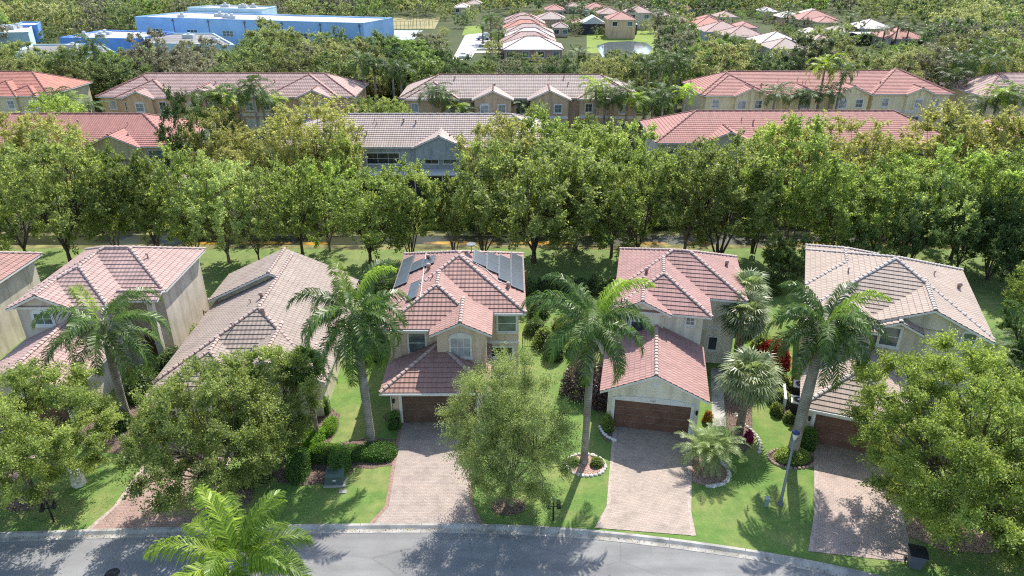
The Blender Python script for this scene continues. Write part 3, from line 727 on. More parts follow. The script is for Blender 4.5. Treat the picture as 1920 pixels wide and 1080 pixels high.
# --- house at the left edge of the picture
h = H0 = House('two_storey_house', 'two storey house with brown red tile roof cut by the left edge of the photo', 'house', (-48.4, 43.0), 0, roof='roof_edge', wall='st_buff')
h.block(0, 9.8, 0, 10.2, 5.6, 'hip'); h.block(2, 8, -5.5, 2, 2.9, 'hipF'); h.garage(2.6, 7.4, -5.0); h.window(6, 7.2, 3.6, 4.8, .5)
h.finish()

# --- single storey house
h = H2 = House('single_storey_house', 'long single storey house with weathered tan tile roof and a raised gable', 'house', (-23, 37), R_(1.5), roof='roof_tan', wall='st_yellow', cap='cap')
h.block(-.2, 10.9, 1.2, 16.2, 2.9, 'hipF')
h.block(3.3, 10.93, .9, 6.0, 2.91, 'gab', ovh=.45)
h.block(-.3, 9.55, 11.8, 16.7, 3.52, 'gab', ovh=.5)
h.block(.05, 6.3, -.4, 5.0, 2.92, 'hipF')
h.block(8.3, 10.95, 2.0, 5.0, 2.905, 'hipF')
h.garage(.9, 5.4, .15)
h.win_px(2.55, 590, 708, 598, 728, glass='glass', nx=1, nz=2); h.window(6.6, 7.9, .9, 2.2, 1.38, nx=2)
for (px, py, rr) in ((491, 558, .16), (494, 588, .16), (436, 613, .06), (470, 568, .05)):
    q = plane_pt(h, px, py, 2.9, -.2, -1); h.vent(q.x, q.y, q.z, rr)
h.downpipe(10.4, 2.45, 2.75); h.gutter(8.3, 10.95, 2.0, 2.9)
h.finish()

# --- single storey house on the right, turned towards the bend
h = H5 = House('two_storey_house', 'taupe house with pale grey brown tile roof set at an angle on the right', 'house', (17.8, 35.9), R_(-21), roof='roof_grey', wall='st_taupe', cap='cap_grey', pitch=.44)
h.block(-.3, 11.1, 7.7, 19.3, 5.6, 'hip')
h.block(3.6, 11.08, 7.25, 12.5, 5.61, 'gab', ovh=.45)
h.block(4.05, 7.0, 6.75, 10.0, 5.62, 'gab', ovh=.4)
h.block(-.28, 5.2, 12.0, 20.3, 5.615, 'hip')
h.block(-.27, 4.5, 6.0, 10.0, 5.608, 'hipF')
h.block(0, 6.5, 0, 7.2, 2.75, 'hipF', p=.46)
h.garage(1.05, 5.5, .5); h.lantern(.72, 1.7, .5)
h.win_px(7.15, 1655, 614, 1690, 648, glass='glass', nx=1, nz=2, tw=.16)
h.win_px(7.7, 1808, 626, 1832, 648, glass='glass', nx=1, nz=2, arch=.2)
for (px, py, rr) in ((1797, 541, .17), (1751, 516, .06), (1590, 510, .06)):
    q = plane_pt(h, px, py, 5.6, 11.1 if px > 1700 else -.3, 1 if px > 1700 else -1, .44); h.vent(q.x, q.y, q.z, rr)
h.gutter(0, 6.5, 0, 2.75)
h.finish()

# ------------------------------------------------------------------ rows of townhouses behind the canal
TG = 'townhouse terraces behind the canal'
def terrace(label, X0, X1, Yf, depth, bumps, wall, roof, cap, rz=0, rear=False, ze=5.8, pitch=.44, wins=(), arched=True):
    h = House('townhouse_terrace', label, 'terraced houses', (X0, Yf), R_(rz), TG, roof=roof, wall=wall, cap=cap, pitch=pitch, capstep=.9, row=.42)
    W = X1 - X0
    h.block(0, W, 0, depth, ze, 'hip')
    bd = []
    last = 0.5
    for i, (a, c, pr, kind) in enumerate(bumps):
        a -= X0; c -= X0; hw = (c - a) / 2
        h.block(a, c, -pr, min(depth * .5, hw + 2), ze + .012 * (i + 1), kind, ovh=.42, z0=(4.2 if rear and kind == 'gab' else 0))
        vv = -pr + .42
        if kind == 'gab' and not rear:
            um = (a + c) / 2
            if c - a > 5.5:
                h.window(um - 1.95, um - .75, 3.7, 4.9, vv, arch=.35, glass='blind', tw=.17); h.window(um + .9, um + 2.0, 3.8, 5.0, vv, glass='glass', tw=.15)
                h.garage(um - 2, um + 2, vv, 2.1, 'trim')
            else:
                h.window(um - .6, um + .6, 3.7, 4.9, vv, arch=.35, glass='blind', tw=.17); h.window(um - .6, um + .6, .8, 2.1, vv, glass='glass')
        elif not rear:
            for q in ((a + c) / 2 - hw * .62, (a + c) / 2 + hw * .62): h.window(q - .5, q + .5, 3.8, 5.0, vv, glass='glass_dark' if i % 2 else 'blind', tw=.15)
            h.window((a + c) / 2 - .5, (a + c) / 2 + .5, .8, 2.0, vv, glass='glass')
        bd.append((a + .42, c - .42, vv))
    for (a, c, z0, z1, gl, nx) in wins: h.window(a - X0, c - X0, z0, z1, .5, glass=gl, nx=nx, nz=2, tw=.12)
    if not rear:
        h.band([(x0, x1, v) for x0, x1, v in bd] , 2.75, 3.2)
        rr = random.Random(int(X0)); 
        for k in range(int(W / 7.2)):
            u = 3.6 + k * 7.2
            if not any(x0 < u < x1 for x0, x1, v in bd): h.door(u - .5, u + .5, 2.2, .5, 'garage_dark')
    rr = random.Random(int(abs(X0) * 10))
    for k in range(int(W / 5)):
        u = depth / 2 + rr.uniform(0, max(1, W - depth)); v = rr.uniform(1.5, depth / 2 - 1); h.vent(u, v, ze + v * pitch, rr.choice((.06, .12, .14)), .3)
    return h
D2 = 12.5
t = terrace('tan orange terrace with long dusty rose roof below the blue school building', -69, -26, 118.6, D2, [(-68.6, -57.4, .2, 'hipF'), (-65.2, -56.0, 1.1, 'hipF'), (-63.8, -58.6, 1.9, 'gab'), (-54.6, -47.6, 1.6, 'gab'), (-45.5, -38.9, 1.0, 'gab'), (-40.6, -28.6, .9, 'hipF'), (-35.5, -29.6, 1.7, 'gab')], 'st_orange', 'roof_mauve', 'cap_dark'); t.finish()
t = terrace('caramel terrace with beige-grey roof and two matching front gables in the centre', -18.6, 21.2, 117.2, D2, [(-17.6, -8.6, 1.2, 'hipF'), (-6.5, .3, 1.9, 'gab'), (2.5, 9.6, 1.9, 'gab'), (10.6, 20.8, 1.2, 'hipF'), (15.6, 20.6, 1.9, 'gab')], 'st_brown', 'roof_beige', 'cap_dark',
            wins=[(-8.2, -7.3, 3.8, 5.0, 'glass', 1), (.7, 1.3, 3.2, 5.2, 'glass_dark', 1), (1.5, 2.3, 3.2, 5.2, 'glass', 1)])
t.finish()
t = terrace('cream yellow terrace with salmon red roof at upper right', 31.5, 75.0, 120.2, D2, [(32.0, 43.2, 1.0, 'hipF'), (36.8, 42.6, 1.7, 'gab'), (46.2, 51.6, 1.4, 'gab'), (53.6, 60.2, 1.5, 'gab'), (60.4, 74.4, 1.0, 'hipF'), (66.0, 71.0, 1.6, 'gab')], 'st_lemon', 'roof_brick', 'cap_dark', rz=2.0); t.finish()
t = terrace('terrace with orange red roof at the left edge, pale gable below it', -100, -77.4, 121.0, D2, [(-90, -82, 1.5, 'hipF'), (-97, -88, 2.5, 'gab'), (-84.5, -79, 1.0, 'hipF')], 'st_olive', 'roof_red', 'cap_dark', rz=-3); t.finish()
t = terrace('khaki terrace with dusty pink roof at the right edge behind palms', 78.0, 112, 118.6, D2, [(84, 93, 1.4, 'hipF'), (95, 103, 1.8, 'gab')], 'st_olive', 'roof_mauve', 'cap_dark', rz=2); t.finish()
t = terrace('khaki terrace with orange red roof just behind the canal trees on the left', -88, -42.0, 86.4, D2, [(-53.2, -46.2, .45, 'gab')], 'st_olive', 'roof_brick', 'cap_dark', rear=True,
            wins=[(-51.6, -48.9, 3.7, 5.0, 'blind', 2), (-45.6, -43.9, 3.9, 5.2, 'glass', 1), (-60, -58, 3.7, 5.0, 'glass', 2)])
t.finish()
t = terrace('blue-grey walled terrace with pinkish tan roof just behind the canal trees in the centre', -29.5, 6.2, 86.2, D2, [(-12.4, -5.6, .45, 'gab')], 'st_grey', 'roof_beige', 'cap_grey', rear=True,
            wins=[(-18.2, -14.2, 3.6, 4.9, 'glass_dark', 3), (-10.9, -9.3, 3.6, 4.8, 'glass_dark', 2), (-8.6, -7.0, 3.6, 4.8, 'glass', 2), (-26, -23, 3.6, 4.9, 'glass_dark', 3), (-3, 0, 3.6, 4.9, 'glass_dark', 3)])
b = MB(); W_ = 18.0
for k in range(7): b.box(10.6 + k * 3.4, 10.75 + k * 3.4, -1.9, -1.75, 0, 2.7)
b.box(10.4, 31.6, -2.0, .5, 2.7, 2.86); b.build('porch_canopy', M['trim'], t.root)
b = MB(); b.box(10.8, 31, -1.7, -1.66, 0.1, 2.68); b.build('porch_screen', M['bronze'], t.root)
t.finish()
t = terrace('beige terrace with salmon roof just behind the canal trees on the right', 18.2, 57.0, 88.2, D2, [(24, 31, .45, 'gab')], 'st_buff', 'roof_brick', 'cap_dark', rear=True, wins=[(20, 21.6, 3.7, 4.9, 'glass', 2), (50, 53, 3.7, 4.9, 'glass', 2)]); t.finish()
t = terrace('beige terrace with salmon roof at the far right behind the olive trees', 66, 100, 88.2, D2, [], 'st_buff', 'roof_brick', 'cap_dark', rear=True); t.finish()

# ------------------------------------------------------------------ school
M['sch_blue'] = plain("school_paint_sky_blue", (.34, .54, .80), .8, .07, .25)
M['sch_blue2'] = plain("school_paint_bright_blue", (.16, .33, .72), .8, .06, .25)
M['sch_pale'] = plain("school_paint_pale_aqua", (.50, .66, .70), .8, .06, .25)
M['flat_roof'] = plain("school_flat_roof_membrane", (.46, .43, .41), .9, .14, .12, (.56, .54, .51))
M['flat_dark'] = plain("weathered_grey_flat_roof", (.24, .23, .22), .9, .2, .15)
M['unit'] = plain("rooftop_unit_metal", (.52, .54, .55), .5, .1)
def school(label, pts, z, wall, roof='flat_roof', windows=0, units=0, group='school buildings'):
    """pts: front-left, front-right, back-right, back-left at roof height"""
    c = Vector((sum(p[0] for p in pts) / 4, sum(p[1] for p in pts) / 4)); root = thing('school_building', label, 'school', (c.x, c.y, 0), 0, group)
    q = [Vector((p[0] - c.x, p[1] - c.y, 0)) for p in pts]; W_, R2, T_ = MB(), MB(), MB()
    for i in range(4):
        a, b_ = q[i], q[(i + 1) % 4]; d = (b_ - a); Ln = d.length; d = d / Ln; n = Vector((d.y, -d.x, 0))
        W_.face([(a.x, a.y, 0), (b_.x, b_.y, 0), (b_.x, b_.y, z), (a.x, a.y, z)])
        i0, i1 = a - n * .45, b_ - n * .45
        T_.face([(a.x + n.x * .05, a.y + n.y * .05, z - .25), (b_.x + n.x * .05, b_.y + n.y * .05, z - .25), (b_.x + n.x * .05, b_.y + n.y * .05, z + .02), (a.x + n.x * .05, a.y + n.y * .05, z + .02)])
        T_.face([(a.x + n.x * .05, a.y + n.y * .05, z + .02), (b_.x + n.x * .05, b_.y + n.y * .05, z + .02), (i1.x, i1.y, z + .02), (i0.x, i0.y, z + .02)])
        T_.face([(i0.x, i0.y, z + .02), (i1.x, i1.y, z + .02), (i1.x, i1.y, z - .4), (i0.x, i0.y, z - .4)])
    R2.face([(p.x, p.y, z - .35) for p in q])
    W_.build('wall', M[wall], root); R2.build('flat_roof', M[roof], root); T_.build('parapet', M[wall], root)
    a, b_ = q[0], q[1]; d = (b_ - a); Ln = d.length; d /= Ln; n = Vector((d.y, -d.x, 0))
    for k in range(windows):
        t0 = Ln * (k + .6) / (windows + .2); f = MB(); o_ = a + d * t0; zc = z - 4.3
        def pt(s_, o, zz): return (o_.x + d.x * s_ + n.x * o, o_.y + d.y * s_ + n.y * o, zz)
        wr = MB(); wr.face([pt(-2.1, .04, zc - .9), pt(2.1, .04, zc - .9), pt(2.1, .04, zc + .9), pt(-2.1, .04, zc + .9)]); wo = wr.build('window', M['sch_pale'], root)
        for qx in range(3):
            for qz in range(2):
                x0 = -1.85 + qx * 1.3; z0 = zc - .78 + qz * .82
                f.face([pt(x0, .07, z0), pt(x0 + 1.05, .07, z0), pt(x0 + 1.05, .07, z0 + .7), pt(x0, .07, z0 + .7)])
        f.build('pane', M['glass_dark'], wo)
        dp = MB(); p0 = pt(6.5, .12, z - .3); p1 = pt(6.5, .12, 0.1); dp.tube([p0, p1], .1, 5); x_, y_, _ = pt(6.5, .15, 0); dp.box(x_ - .3, x_ + .3, y_ - .2, y_ + .2, z - 1.1, z - .6); dp.build('downpipe', M['panelframe'], root)
    rr = random.Random(units + 3)
    for k in range(units):
        u_, v_ = rr.uniform(.1, .9), rr.uniform(.25, .75); p = q[0].lerp(q[1], u_).lerp(q[3].lerp(q[2], u_), v_); b2 = MB(); sx, sy = rr.uniform(.6, 1.8), rr.uniform(.6, 1.2)
        b2.box(p.x - sx, p.x + sx, p.y - sy, p.y + sy, z - .35, z + rr.uniform(.3, .9)); b2.lathe((p.x, p.y, z + .2), [(.5, 0), (.5, .9), (.3, 1.0)], 10); b2.build('rooftop_unit', M['unit'], root)
    return root
G7 = lambda x, y, z=7.5: g(x, y, z)
r_ = school('long sky blue school block with a row of square windows', [G7(252, 31), G7(681, 43), G7(737, 33), G7(345, 22)], 7.5, 'sch_blue', windows=6, units=4)
school('pale aqua taller school hall behind the long blue block', [g(352, 21.6, 7.5), g(492, 25.4, 7.5), g(519, 19.5, 7.5), g(402, 17, 7.5)], 8.9, 'sch_pale', units=3)
school('low bright blue school wing with weathered roof in front of the long block', [g(110, 70, 4.2), g(252, 72, 4.2), g(330, 60, 4.2), g(195, 56, 4.2)], 4.2, 'sch_blue2', units=4)
school('low pale school wing with grey roof right of the bright blue wing', [g(275, 80, 4), g(440, 84, 4), g(400, 62, 4), g(262, 62, 4)], 4, 'sch_pale', roof='flat_dark', units=2)
school('low dark roofed school annexe at upper left', [g(20, 98, 3.6), g(215, 98, 3.6), g(190, 82, 3.6), g(60, 83, 3.6)], 3.6, 'sch_pale', roof='flat_dark', units=2)
school('small pale school wing at the left edge', [g(-60, 62, 5), g(52, 60, 5), g(62, 46, 5), g(-30, 46, 5)], 5, 'sch_pale', units=3)
school('small blue flat roofed store at the left edge', [g(30, 50, 5), g(70, 49, 5), g(76, 43, 5), g(40, 43, 5)], 5.4, 'sch_blue2')
sheet('sports_field', [g(738, 54), g(815, 54), g(826, 33), g(735, 33)], .01, M['field'])
sheet('ball_court', [g(736, 75), g(775, 75), g(793, 57), g(738, 57)], .02, plain("court_surface_pale_green", (.42, .50, .50), .8, .1, .2))
def chainfence(label, p0, p1, hgt, n, name='sports_fence', mat='panelframe'):
    p0, p1 = Vector(p0 + (0,)), Vector(p1 + (0,)); rt = thing(name, label, 'fence', p0); d = p1 - p0
    for k in range(n + 1):
        b = MB(); q = d * (k / n); b.tube([q, q + Vector((0, 0, hgt))], .07, 5); b.build('post', M[mat], rt)
    b = MB(); b.tube([Vector((0, 0, hgt)), d + Vector((0, 0, hgt))], .05, 4); b.tube([Vector((0, 0, hgt * .5)), d + Vector((0, 0, hgt * .5))], .03, 4); b.build('rail', M[mat], rt)
chainfence('tall backstop fence on the dry sports field', g(770, 49), g(805, 49), 7.5, 6)
chainfence('fence between the sports field and the pale court', g(736, 56), g(812, 55), 3.0, 10)

# ------------------------------------------------------------------ the far estate: street, lawn, pond, houses
sheet('far_street', [g(848, 112), g(882, 112), g(912, 64), g(902, 60), g(872, 66)], .01, M['road_far'])
sheet('far_lawn', [g(866, 66), g(905, 62), g(905, 47), g(872, 50)], .012, M['farlawn'])
sheet('far_lawn', [g(1100, 100), g(1265, 102), g(1235, 60), g(1215, 46), g(1100, 62)], .014, M['farlawn'])
sheet('pond', [g(1118, 86), g(1140, 79), g(1180, 77), g(1212, 80), g(1225, 90), g(1210, 108), g(1130, 108)], .02, M['pond'])
db = MB()
for k, yy in enumerate((99, 92, 85, 78)):
    a = g(885 + (99 - yy) * .8, yy); db.face([(a[0], a[1], .02), (a[0] + 9, a[1], .02), (a[0] + 9, a[1] + 4.4, .02), (a[0], a[1] + 4.4, .02)])
tag(db.build('far_driveway', M['road_far']), kind='structure')
FH = 'houses of the far estate'
def farhouse(label, x0, x1, ye, depth, roof, wall, z=3.0, pitch=.42, rz=0, two=False, bump=None, wing=0):
    X0, Y0 = g(x0, ye, z); X1, Y1 = g(x1, ye, z); W_ = X1 - X0
    h = House('far_house', label, 'house', (X0, Y0), R_(rz), FH, roof=roof, wall=wall, cap='cap_dark', pitch=pitch, rows=False, capstep=1.2)
    h.block(0, W_, 0, depth, z, 'hip')
    if wing: h.block(W_ * .15, W_ * .55, -wing, depth * .4, z + .02, 'hipF')
    if bump: h.block(W_ * bump[0], W_ * bump[1], -1.6, depth * .4, z + .03, 'gab')
    for k in range(max(2, int(W_ / 4))):
        u = W_ * (k + .5) / max(2, int(W_ / 4)); h.window(u - .8, u + .8, z - 2.0, z - .7, .5 if not (wing and W_ * .15 < u < W_ * .55) else .5 - wing, glass='glass' if k % 2 else 'glass_dark', nx=2, nz=1)
    h.finish(); return h
farhouse('nearest house of the far estate with whitened roof and rose wall', 942, 1058, 93, 13, 'roof_white', 'st_rose')
farhouse('grey-brown roofed house directly behind the whitened roof', 938, 1045, 81, 12, 'roof_mauve', 'st_rose')
farhouse('pale roofed house third from the front in the estate row', 946, 1042, 72, 12, 'roof_white', 'st_buff')
farhouse('brown roofed house fourth from the front in the estate row', 944, 1040, 63.5, 12, 'roof_beige', 'st_buff')
farhouse('orange red roofed house fifth from the front in the estate row', 942, 1028, 54.5, 12, 'roof_red', 'st_buff')
farhouse('rose roofed house sixth from the front in the estate row', 944, 1024, 46, 12, 'roof_mauve', 'st_buff')
farhouse('mauve roofed house seventh from the front in the estate row', 946, 1016, 39, 12, 'roof_mauve', 'st_buff')
farhouse('brown hipped roof house right of the estate row', 1006, 1062, 36, 13, 'roof_beige', 'st_brown')
farhouse('small brown roofed house with a pointed roof beside the round tree', 1036, 1068, 52, 9, 'roof_beige', 'st_brown', pitch=.5)
farhouse('red roofed house at the top of the estate street', 1022, 1060, 19, 13, 'roof_brick', 'st_brown')
farhouse('salmon roofed house with grey blue wall near the top centre', 1098, 1142, 17, 14, 'roof_brick', 'st_grey')
farhouse('rose roofed house right of the salmon roofed one', 1122, 1168, 26, 12, 'roof_mauve', 'st_brown')
farhouse('two storey orange house with pale red roof above the pond lawn', 1140, 1196, 37, 12, 'roof_brick', 'st_orange', z=6.0)
farhouse('grey two storey house right behind the orange one', 1175, 1226, 24, 12, 'roof_mauve', 'st_buff', z=5.8)
farhouse('white roofed bungalow at the top of the far street', 850, 880, 14, 12, 'roof_white', 'st_buff')
farhouse('pale roofed bungalow among trees above the far street', 872, 905, 8, 12, 'roof_beige', 'st_buff')
farhouse('orange red roofed house left of the pale pink row', 1300, 1372, 50, 13, 'roof_red', 'st_buff')
farhouse('brown red roofed house behind the orange red one', 1310, 1358, 41, 12, 'roof_brick', 'st_buff')
farhouse('pink roofed house with broad hips in the right row', 1322, 1402, 60, 13, 'roof_mauve', 'st_grey')
farhouse('pale mauve roofed house with dark hips in the right row', 1362, 1440, 69, 13, 'roof_mauve', 'st_buff')
farhouse('light pink roofed house in front of the right row', 1425, 1512, 83, 14, 'roof_white', 'st_buff')
farhouse('beige roofed house at the near end of the right row', 1446, 1520, 92, 11, 'roof_beige', 'st_buff')
farhouse('cream roofed house behind tall palms', 1466, 1512, 33, 12, 'roof_white', 'st_brown')
farhouse('long pale red roofed house near the two dark palms', 1500, 1575, 37, 13, 'roof_brick', 'st_olive', z=3.6)
farhouse('salmon roofed house right of the pale red one', 1535, 1576, 42, 10, 'roof_brick', 'st_olive', z=3.6)
farhouse('cream tiled house partly hidden by dark trees', 1612, 1680, 54, 13, 'roof_white', 'st_buff')
farhouse('pale red roofed house at the right end of the far estate', 1665, 1742, 73, 14, 'roof_brick', 'st_buff')
farhouse('small white roofed house left of the pale red one', 1515, 1550, 63, 10, 'roof_white', 'st_white')
farhouse('pale roofed house under trees near the top centre', 1205, 1240, 13, 12, 'roof_beige', 'st_buff')
farhouse('pink roofed house high in the picture right of centre', 1290, 1310, 17, 12, 'roof_brick', 'st_buff')
farhouse('pale house roof at the top right of centre', 1250, 1275, 9, 12, 'roof_brick', 'st_buff')
for (lb, a, b_, c, rf) in (('small pink roof between the round tree and the orange house', 1068, 1096, 43, 'roof_brick'), ('pale roof behind the red roof at the estate top', 1062, 1092, 12, 'roof_mauve'), ('tan roof right of the grey two storey house', 1228, 1262, 30, 'roof_beige'),
        ('pale pink roof among the dark palms right of the lawn', 1262, 1300, 40, 'roof_brick'), ('mauve roof behind the orange red roof of the right row', 1346, 1386, 32, 'roof_mauve'), ('cream roof behind the long pale red roof', 1512, 1552, 27, 'roof_white'), ('beige roof between the cream tiled and the white roofed houses', 1560, 1606, 62, 'roof_beige'),
        ('rose roof behind the broad hipped pink roof', 1384, 1424, 52, 'roof_brick'), ('small pale roof high above the right row', 1430, 1462, 22, 'roof_white'), ('rose roof right of the light pink roof', 1528, 1566, 76, 'roof_mauve')):
    farhouse(lb, a, b_, c, 11, rf, 'st_buff')
def screen(label, x0, x1, y, depth, hgt, gable, name='pool_screen_enclosure'):
    X0, Y0 = g(x0, y, 0); X1, _ = g(x1, y, 0); rt = thing(name, label, 'enclosure', (X0, Y0, 0), 0, 'pool enclosures'); W_ = X1 - X0; b = MB(); n = int(W_ / 2)
    for k in range(n + 1):
        x = W_ * k / n; b.box(x - .05, x + .05, 0, .1, 0, hgt)
    b.box(0, W_, 0, .1, hgt, hgt + .12); b.box(0, W_, 0, .1, hgt * .45, hgt * .45 + .08); b.build('frame', M['bronze'], rt)
    m_ = MB(); m_.box(.1, W_ - .1, .12, depth, 0, hgt - .05); m_.build('mesh_screen', plain("dark_screen_mesh", (.07, .07, .075), .8, .3, .6), rt)
    rf = MB(); rf.box(-.1, W_ + .1, -.1, depth, hgt + .13, hgt + .22)
    if gable: rf.face([(0, 0, hgt), (W_, 0, hgt), (W_ / 2, 0, hgt + 2.6)]); rf.face([(0, 0, hgt + .22), (W_ / 2, 0, hgt + 2.6), (W_ / 2, depth, hgt + 2.6), (0, depth, hgt + .22)]); rf.face([(W_, 0, hgt + .22), (W_, depth, hgt + .22), (W_ / 2, depth, hgt + 2.6), (W_ / 2, 0, hgt + 2.6)])
    rf.build('roof', M['unit'], rt)
screen('dark pool enclosure with gabled pale roof above the pond lawn', 1090, 1136, 64, 9, 3.2, True)
screen('flat roofed black screen porch on the orange two storey house', 1150, 1194, 65, 5, 3.2, False)
screen('pale flat roofed enclosure behind the dark trees at upper right', 1605, 1645, 84, 6, 3.0, False)
def car(label, x, y, rz, mat):
    X, Y = g(x, y, 0); rt = thing('parked_car', label, 'car', (X, Y, 0), rz, 'cars parked along the far street'); b = MB()
    prof = [(-2.2, .35), (-2.2, .8), (-1.5, .95), (-.9, 1.42), (.7, 1.45), (1.3, .98), (2.15, .82), (2.2, .35)]
    for i in range(len(prof)):
        a, c = prof[i], prof[(i + 1) % len(prof)]; w_ = lambda p: .88 if p[1] < 1.1 else .68
        b.face([(a[0], -w_(a), a[1]), (c[0], -w_(c), c[1]), (c[0], w_(c), c[1]), (a[0], w_(a), a[1])])
    for s_ in (-1, 1): b.face([(p[0], s_ * (.88 if p[1] < 1.1 else .68), p[1]) for p in (prof if s_ < 0 else prof[::-1])])
    b.build('body', mat, rt)
    for (x_, y_) in ((-1.4, -.9), (-1.4, .9), (1.4, -.9), (1.4, .9)):
        wb = MB(); wb.tube([(x_, y_ - .1, .33), (x_, y_ + .1, .33)], .33, 12); wb.build('wheel', M['black'], rt)
    wn = MB(); wn.face([(-1.42, -.72, 1.0), (-1.42, .72, 1.0), (-.94, .6, 1.4), (-.94, -.6, 1.4)]); wn.build('rear_window', M['glass_dark'], rt); wn = MB(); wn.face([(1.33, -.72, 1.0), (1.33, .72, 1.0), (.76, .6, 1.43), (.76, -.6, 1.43)])
    wn.build('windscreen', M['glass_dark'], rt)
cw = plain("car_paint_white", (.7, .7, .7), .3, .03); cs = plain("car_paint_silver_blue", (.35, .38, .42), .3, .03); cd = plain("car_paint_dark", (.05, .05, .06), .3, .03)
car('silver car parked beside the far street under the tall palm', 905, 75, .2, cs); car('white car behind the silver one on the far street', 911, 70, .2, cw); car('dark car at the near end of the far street', 918, 86, R_(90), cd)
car('white car at the edge of the far street', 870, 108, R_(80), cw)
# ------------------------------------------------------------------ foliage
def quads_mesh(name, P, tone):
    """P: (N,4,3) array of leaf quads, tone: (N,)"""
    n = len(P); me = bpy.data.meshes.new(name)
    me.vertices.add(n * 4); me.vertices.foreach_set("co", P.reshape(-1).astype(np.float32))
    me.loops.add(n * 4); me.loops.foreach_set("vertex_index", np.arange(n * 4, dtype=np.int32))
    me.polygons.add(n); me.polygons.foreach_set("loop_start", np.arange(0, n * 4, 4, dtype=np.int32))
    me.update(calc_edges=True)
    a = me.attributes.new("tone", 'FLOAT', 'FACE'); a.data.foreach_set("value", tone.astype(np.float32))
    return me
def unit(a): return a / (np.linalg.norm(a, axis=-1, keepdims=True) + 1e-9)
def leaf_quads(rng, C, size, D=None, updown=.55, asp=.55):
    n = len(C); nrm_ = unit(rng.normal(size=(n, 3)) + np.array([0, 0, updown]))
    d = unit(rng.normal(size=(n, 3)) if D is None else D + rng.normal(size=(n, 3)) * .7)
    b_ = unit(np.cross(nrm_, d)); d = np.cross(b_, nrm_); sz = size * rng.uniform(.6, 1.25, size=(n, 1))
    return np.stack([C - d * sz * .5, C + b_ * sz * asp * .5, C + d * sz * .5, C - b_ * sz * asp * .5], axis=1)
def crown_arrays(rng, R, z0, z1, nc, nl, ls, cr, asym=.18, outer=.62, twigs=16, flat=.8, up=.35):
    zc, rz = (z0 + z1) / 2, (z1 - z0) / 2
    cents = []; tries = 0
    lob = [(unit(rng.normal(size=3)), rng.uniform(-asym, asym)) for _ in range(7)]
    mind = .85 * R * (4.0 / nc) ** .36
    while len(cents) < nc and tries < 6000:
        tries += 1
        d = unit(rng.normal(size=3)); q = rng.uniform(outer ** 3, 1) ** (1 / 3) if rng.random() < .78 else rng.uniform(.1, outer)
        e = 1 + sum(a * max(0, float(d @ l)) ** 2 for l, a in lob)
        p = np.array([d[0] * R * q * e, d[1] * R * q * e, d[2] * rz * q * e * (1 if d[2] > 0 else .9)])
        if all(np.linalg.norm((p - c) * [1, 1, 1.2]) > mind * (.75 if tries > 3000 else 1) for c in cents): cents.append(p)
    cents = np.array(cents); per = max(4, int(nl / len(cents)))
    allC, allD, tone = [], [], []
    for c in cents:
        k = int(per * rng.uniform(.65, 1.35)); out = unit(c / [R, R, rz] + np.array([0, 0, up]))
        ts = rng.integers(0, twigs, k); td = unit(rng.normal(size=(twigs, 3)) * .9 + out * .75); tl = cr * rng.uniform(.55, 1.5, twigs)
        s_ = rng.uniform(.12, 1, k) ** .8
        p = c + td[ts] * (s_ * tl[ts])[:, None] * [1, 1, flat] + rng.normal(size=(k, 3)) * cr * .13
        allC.append(p); allD.append(td[ts]); tb = rng.uniform(.15, .8)
        tone.append(np.clip(tb + rng.normal(size=k) * .3, 0, 1))
    C = np.concatenate(allC); C[:, 2] += zc; cents[:, 2] += zc
    return cents, C, np.concatenate(allD), np.concatenate(tone)
def limb_mesh(rng, cents, fork, r0, nst, name, mat, lean=(0, 0), spread=.5, sides=5):
    mb = MB(); az0 = rng.uniform(0, 6.28); A = np.arctan2(cents[:, 1], cents[:, 0]); st = [[] for _ in range(nst)]
    for i, a in enumerate(A): st[int(((a - az0) % (2 * math.pi)) / (2 * math.pi) * nst) % nst].append(i)
    F = np.array([lean[0], lean[1], fork])
    if fork > .4: mb.tube([(0, 0, -.3), (0, 0, 0.1), (lean[0] * .5, lean[1] * .5, fork * .55), tuple(F)], [r0 * 1.5, r0 * 1.2, r0, r0 * .9], 8)
    for g_ in st:
        if not g_: continue
        cc = cents[g_].mean(axis=0); knee = F + (cc - F) * spread + rng.normal(size=3) * .25
        j = F + (knee - F) * .5 + np.array([0, 0, .3]) + rng.normal(size=3) * .15; rs = r0 * (.75 if nst < 5 else .6)
        mb.tube([tuple(F if fork > .4 else F + [rng.normal() * .15, rng.normal() * .15, -.2]), tuple(j), tuple(knee)], [rs, rs * .75, rs * .55], 6)
        for i in g_:
            c = cents[i]; m_ = knee + (c - knee) * .5 + rng.normal(size=3) * .2
            mb.tube([tuple(knee), tuple(m_), tuple(c)], [rs * .45, rs * .25, .018], sides - 1, False)
    return mb
def make_tree_data(seed, R, H, base, nc, nl, ls, cr, fork=1.4, r0=.2, nst=5, asym=.18, outer=.62, twigs=16, flat=.8, updown=.55, asp=.55, lean=(0, 0), up=.35):
    rng = np.random.default_rng(seed); cents, C, D, tone = crown_arrays(rng, R, base, H, nc, nl, ls, cr, asym, outer, twigs, flat, up)
    cm = quads_mesh("crown", leaf_quads(rng, C, ls, D, updown, asp), tone)
    mb = limb_mesh(rng, cents, fork, r0, nst, "trunk", None, lean)
    tm = bpy.data.meshes.new("trunk"); tm.from_pydata(mb.v, [], mb.f); tm.update()
    return cm, tm
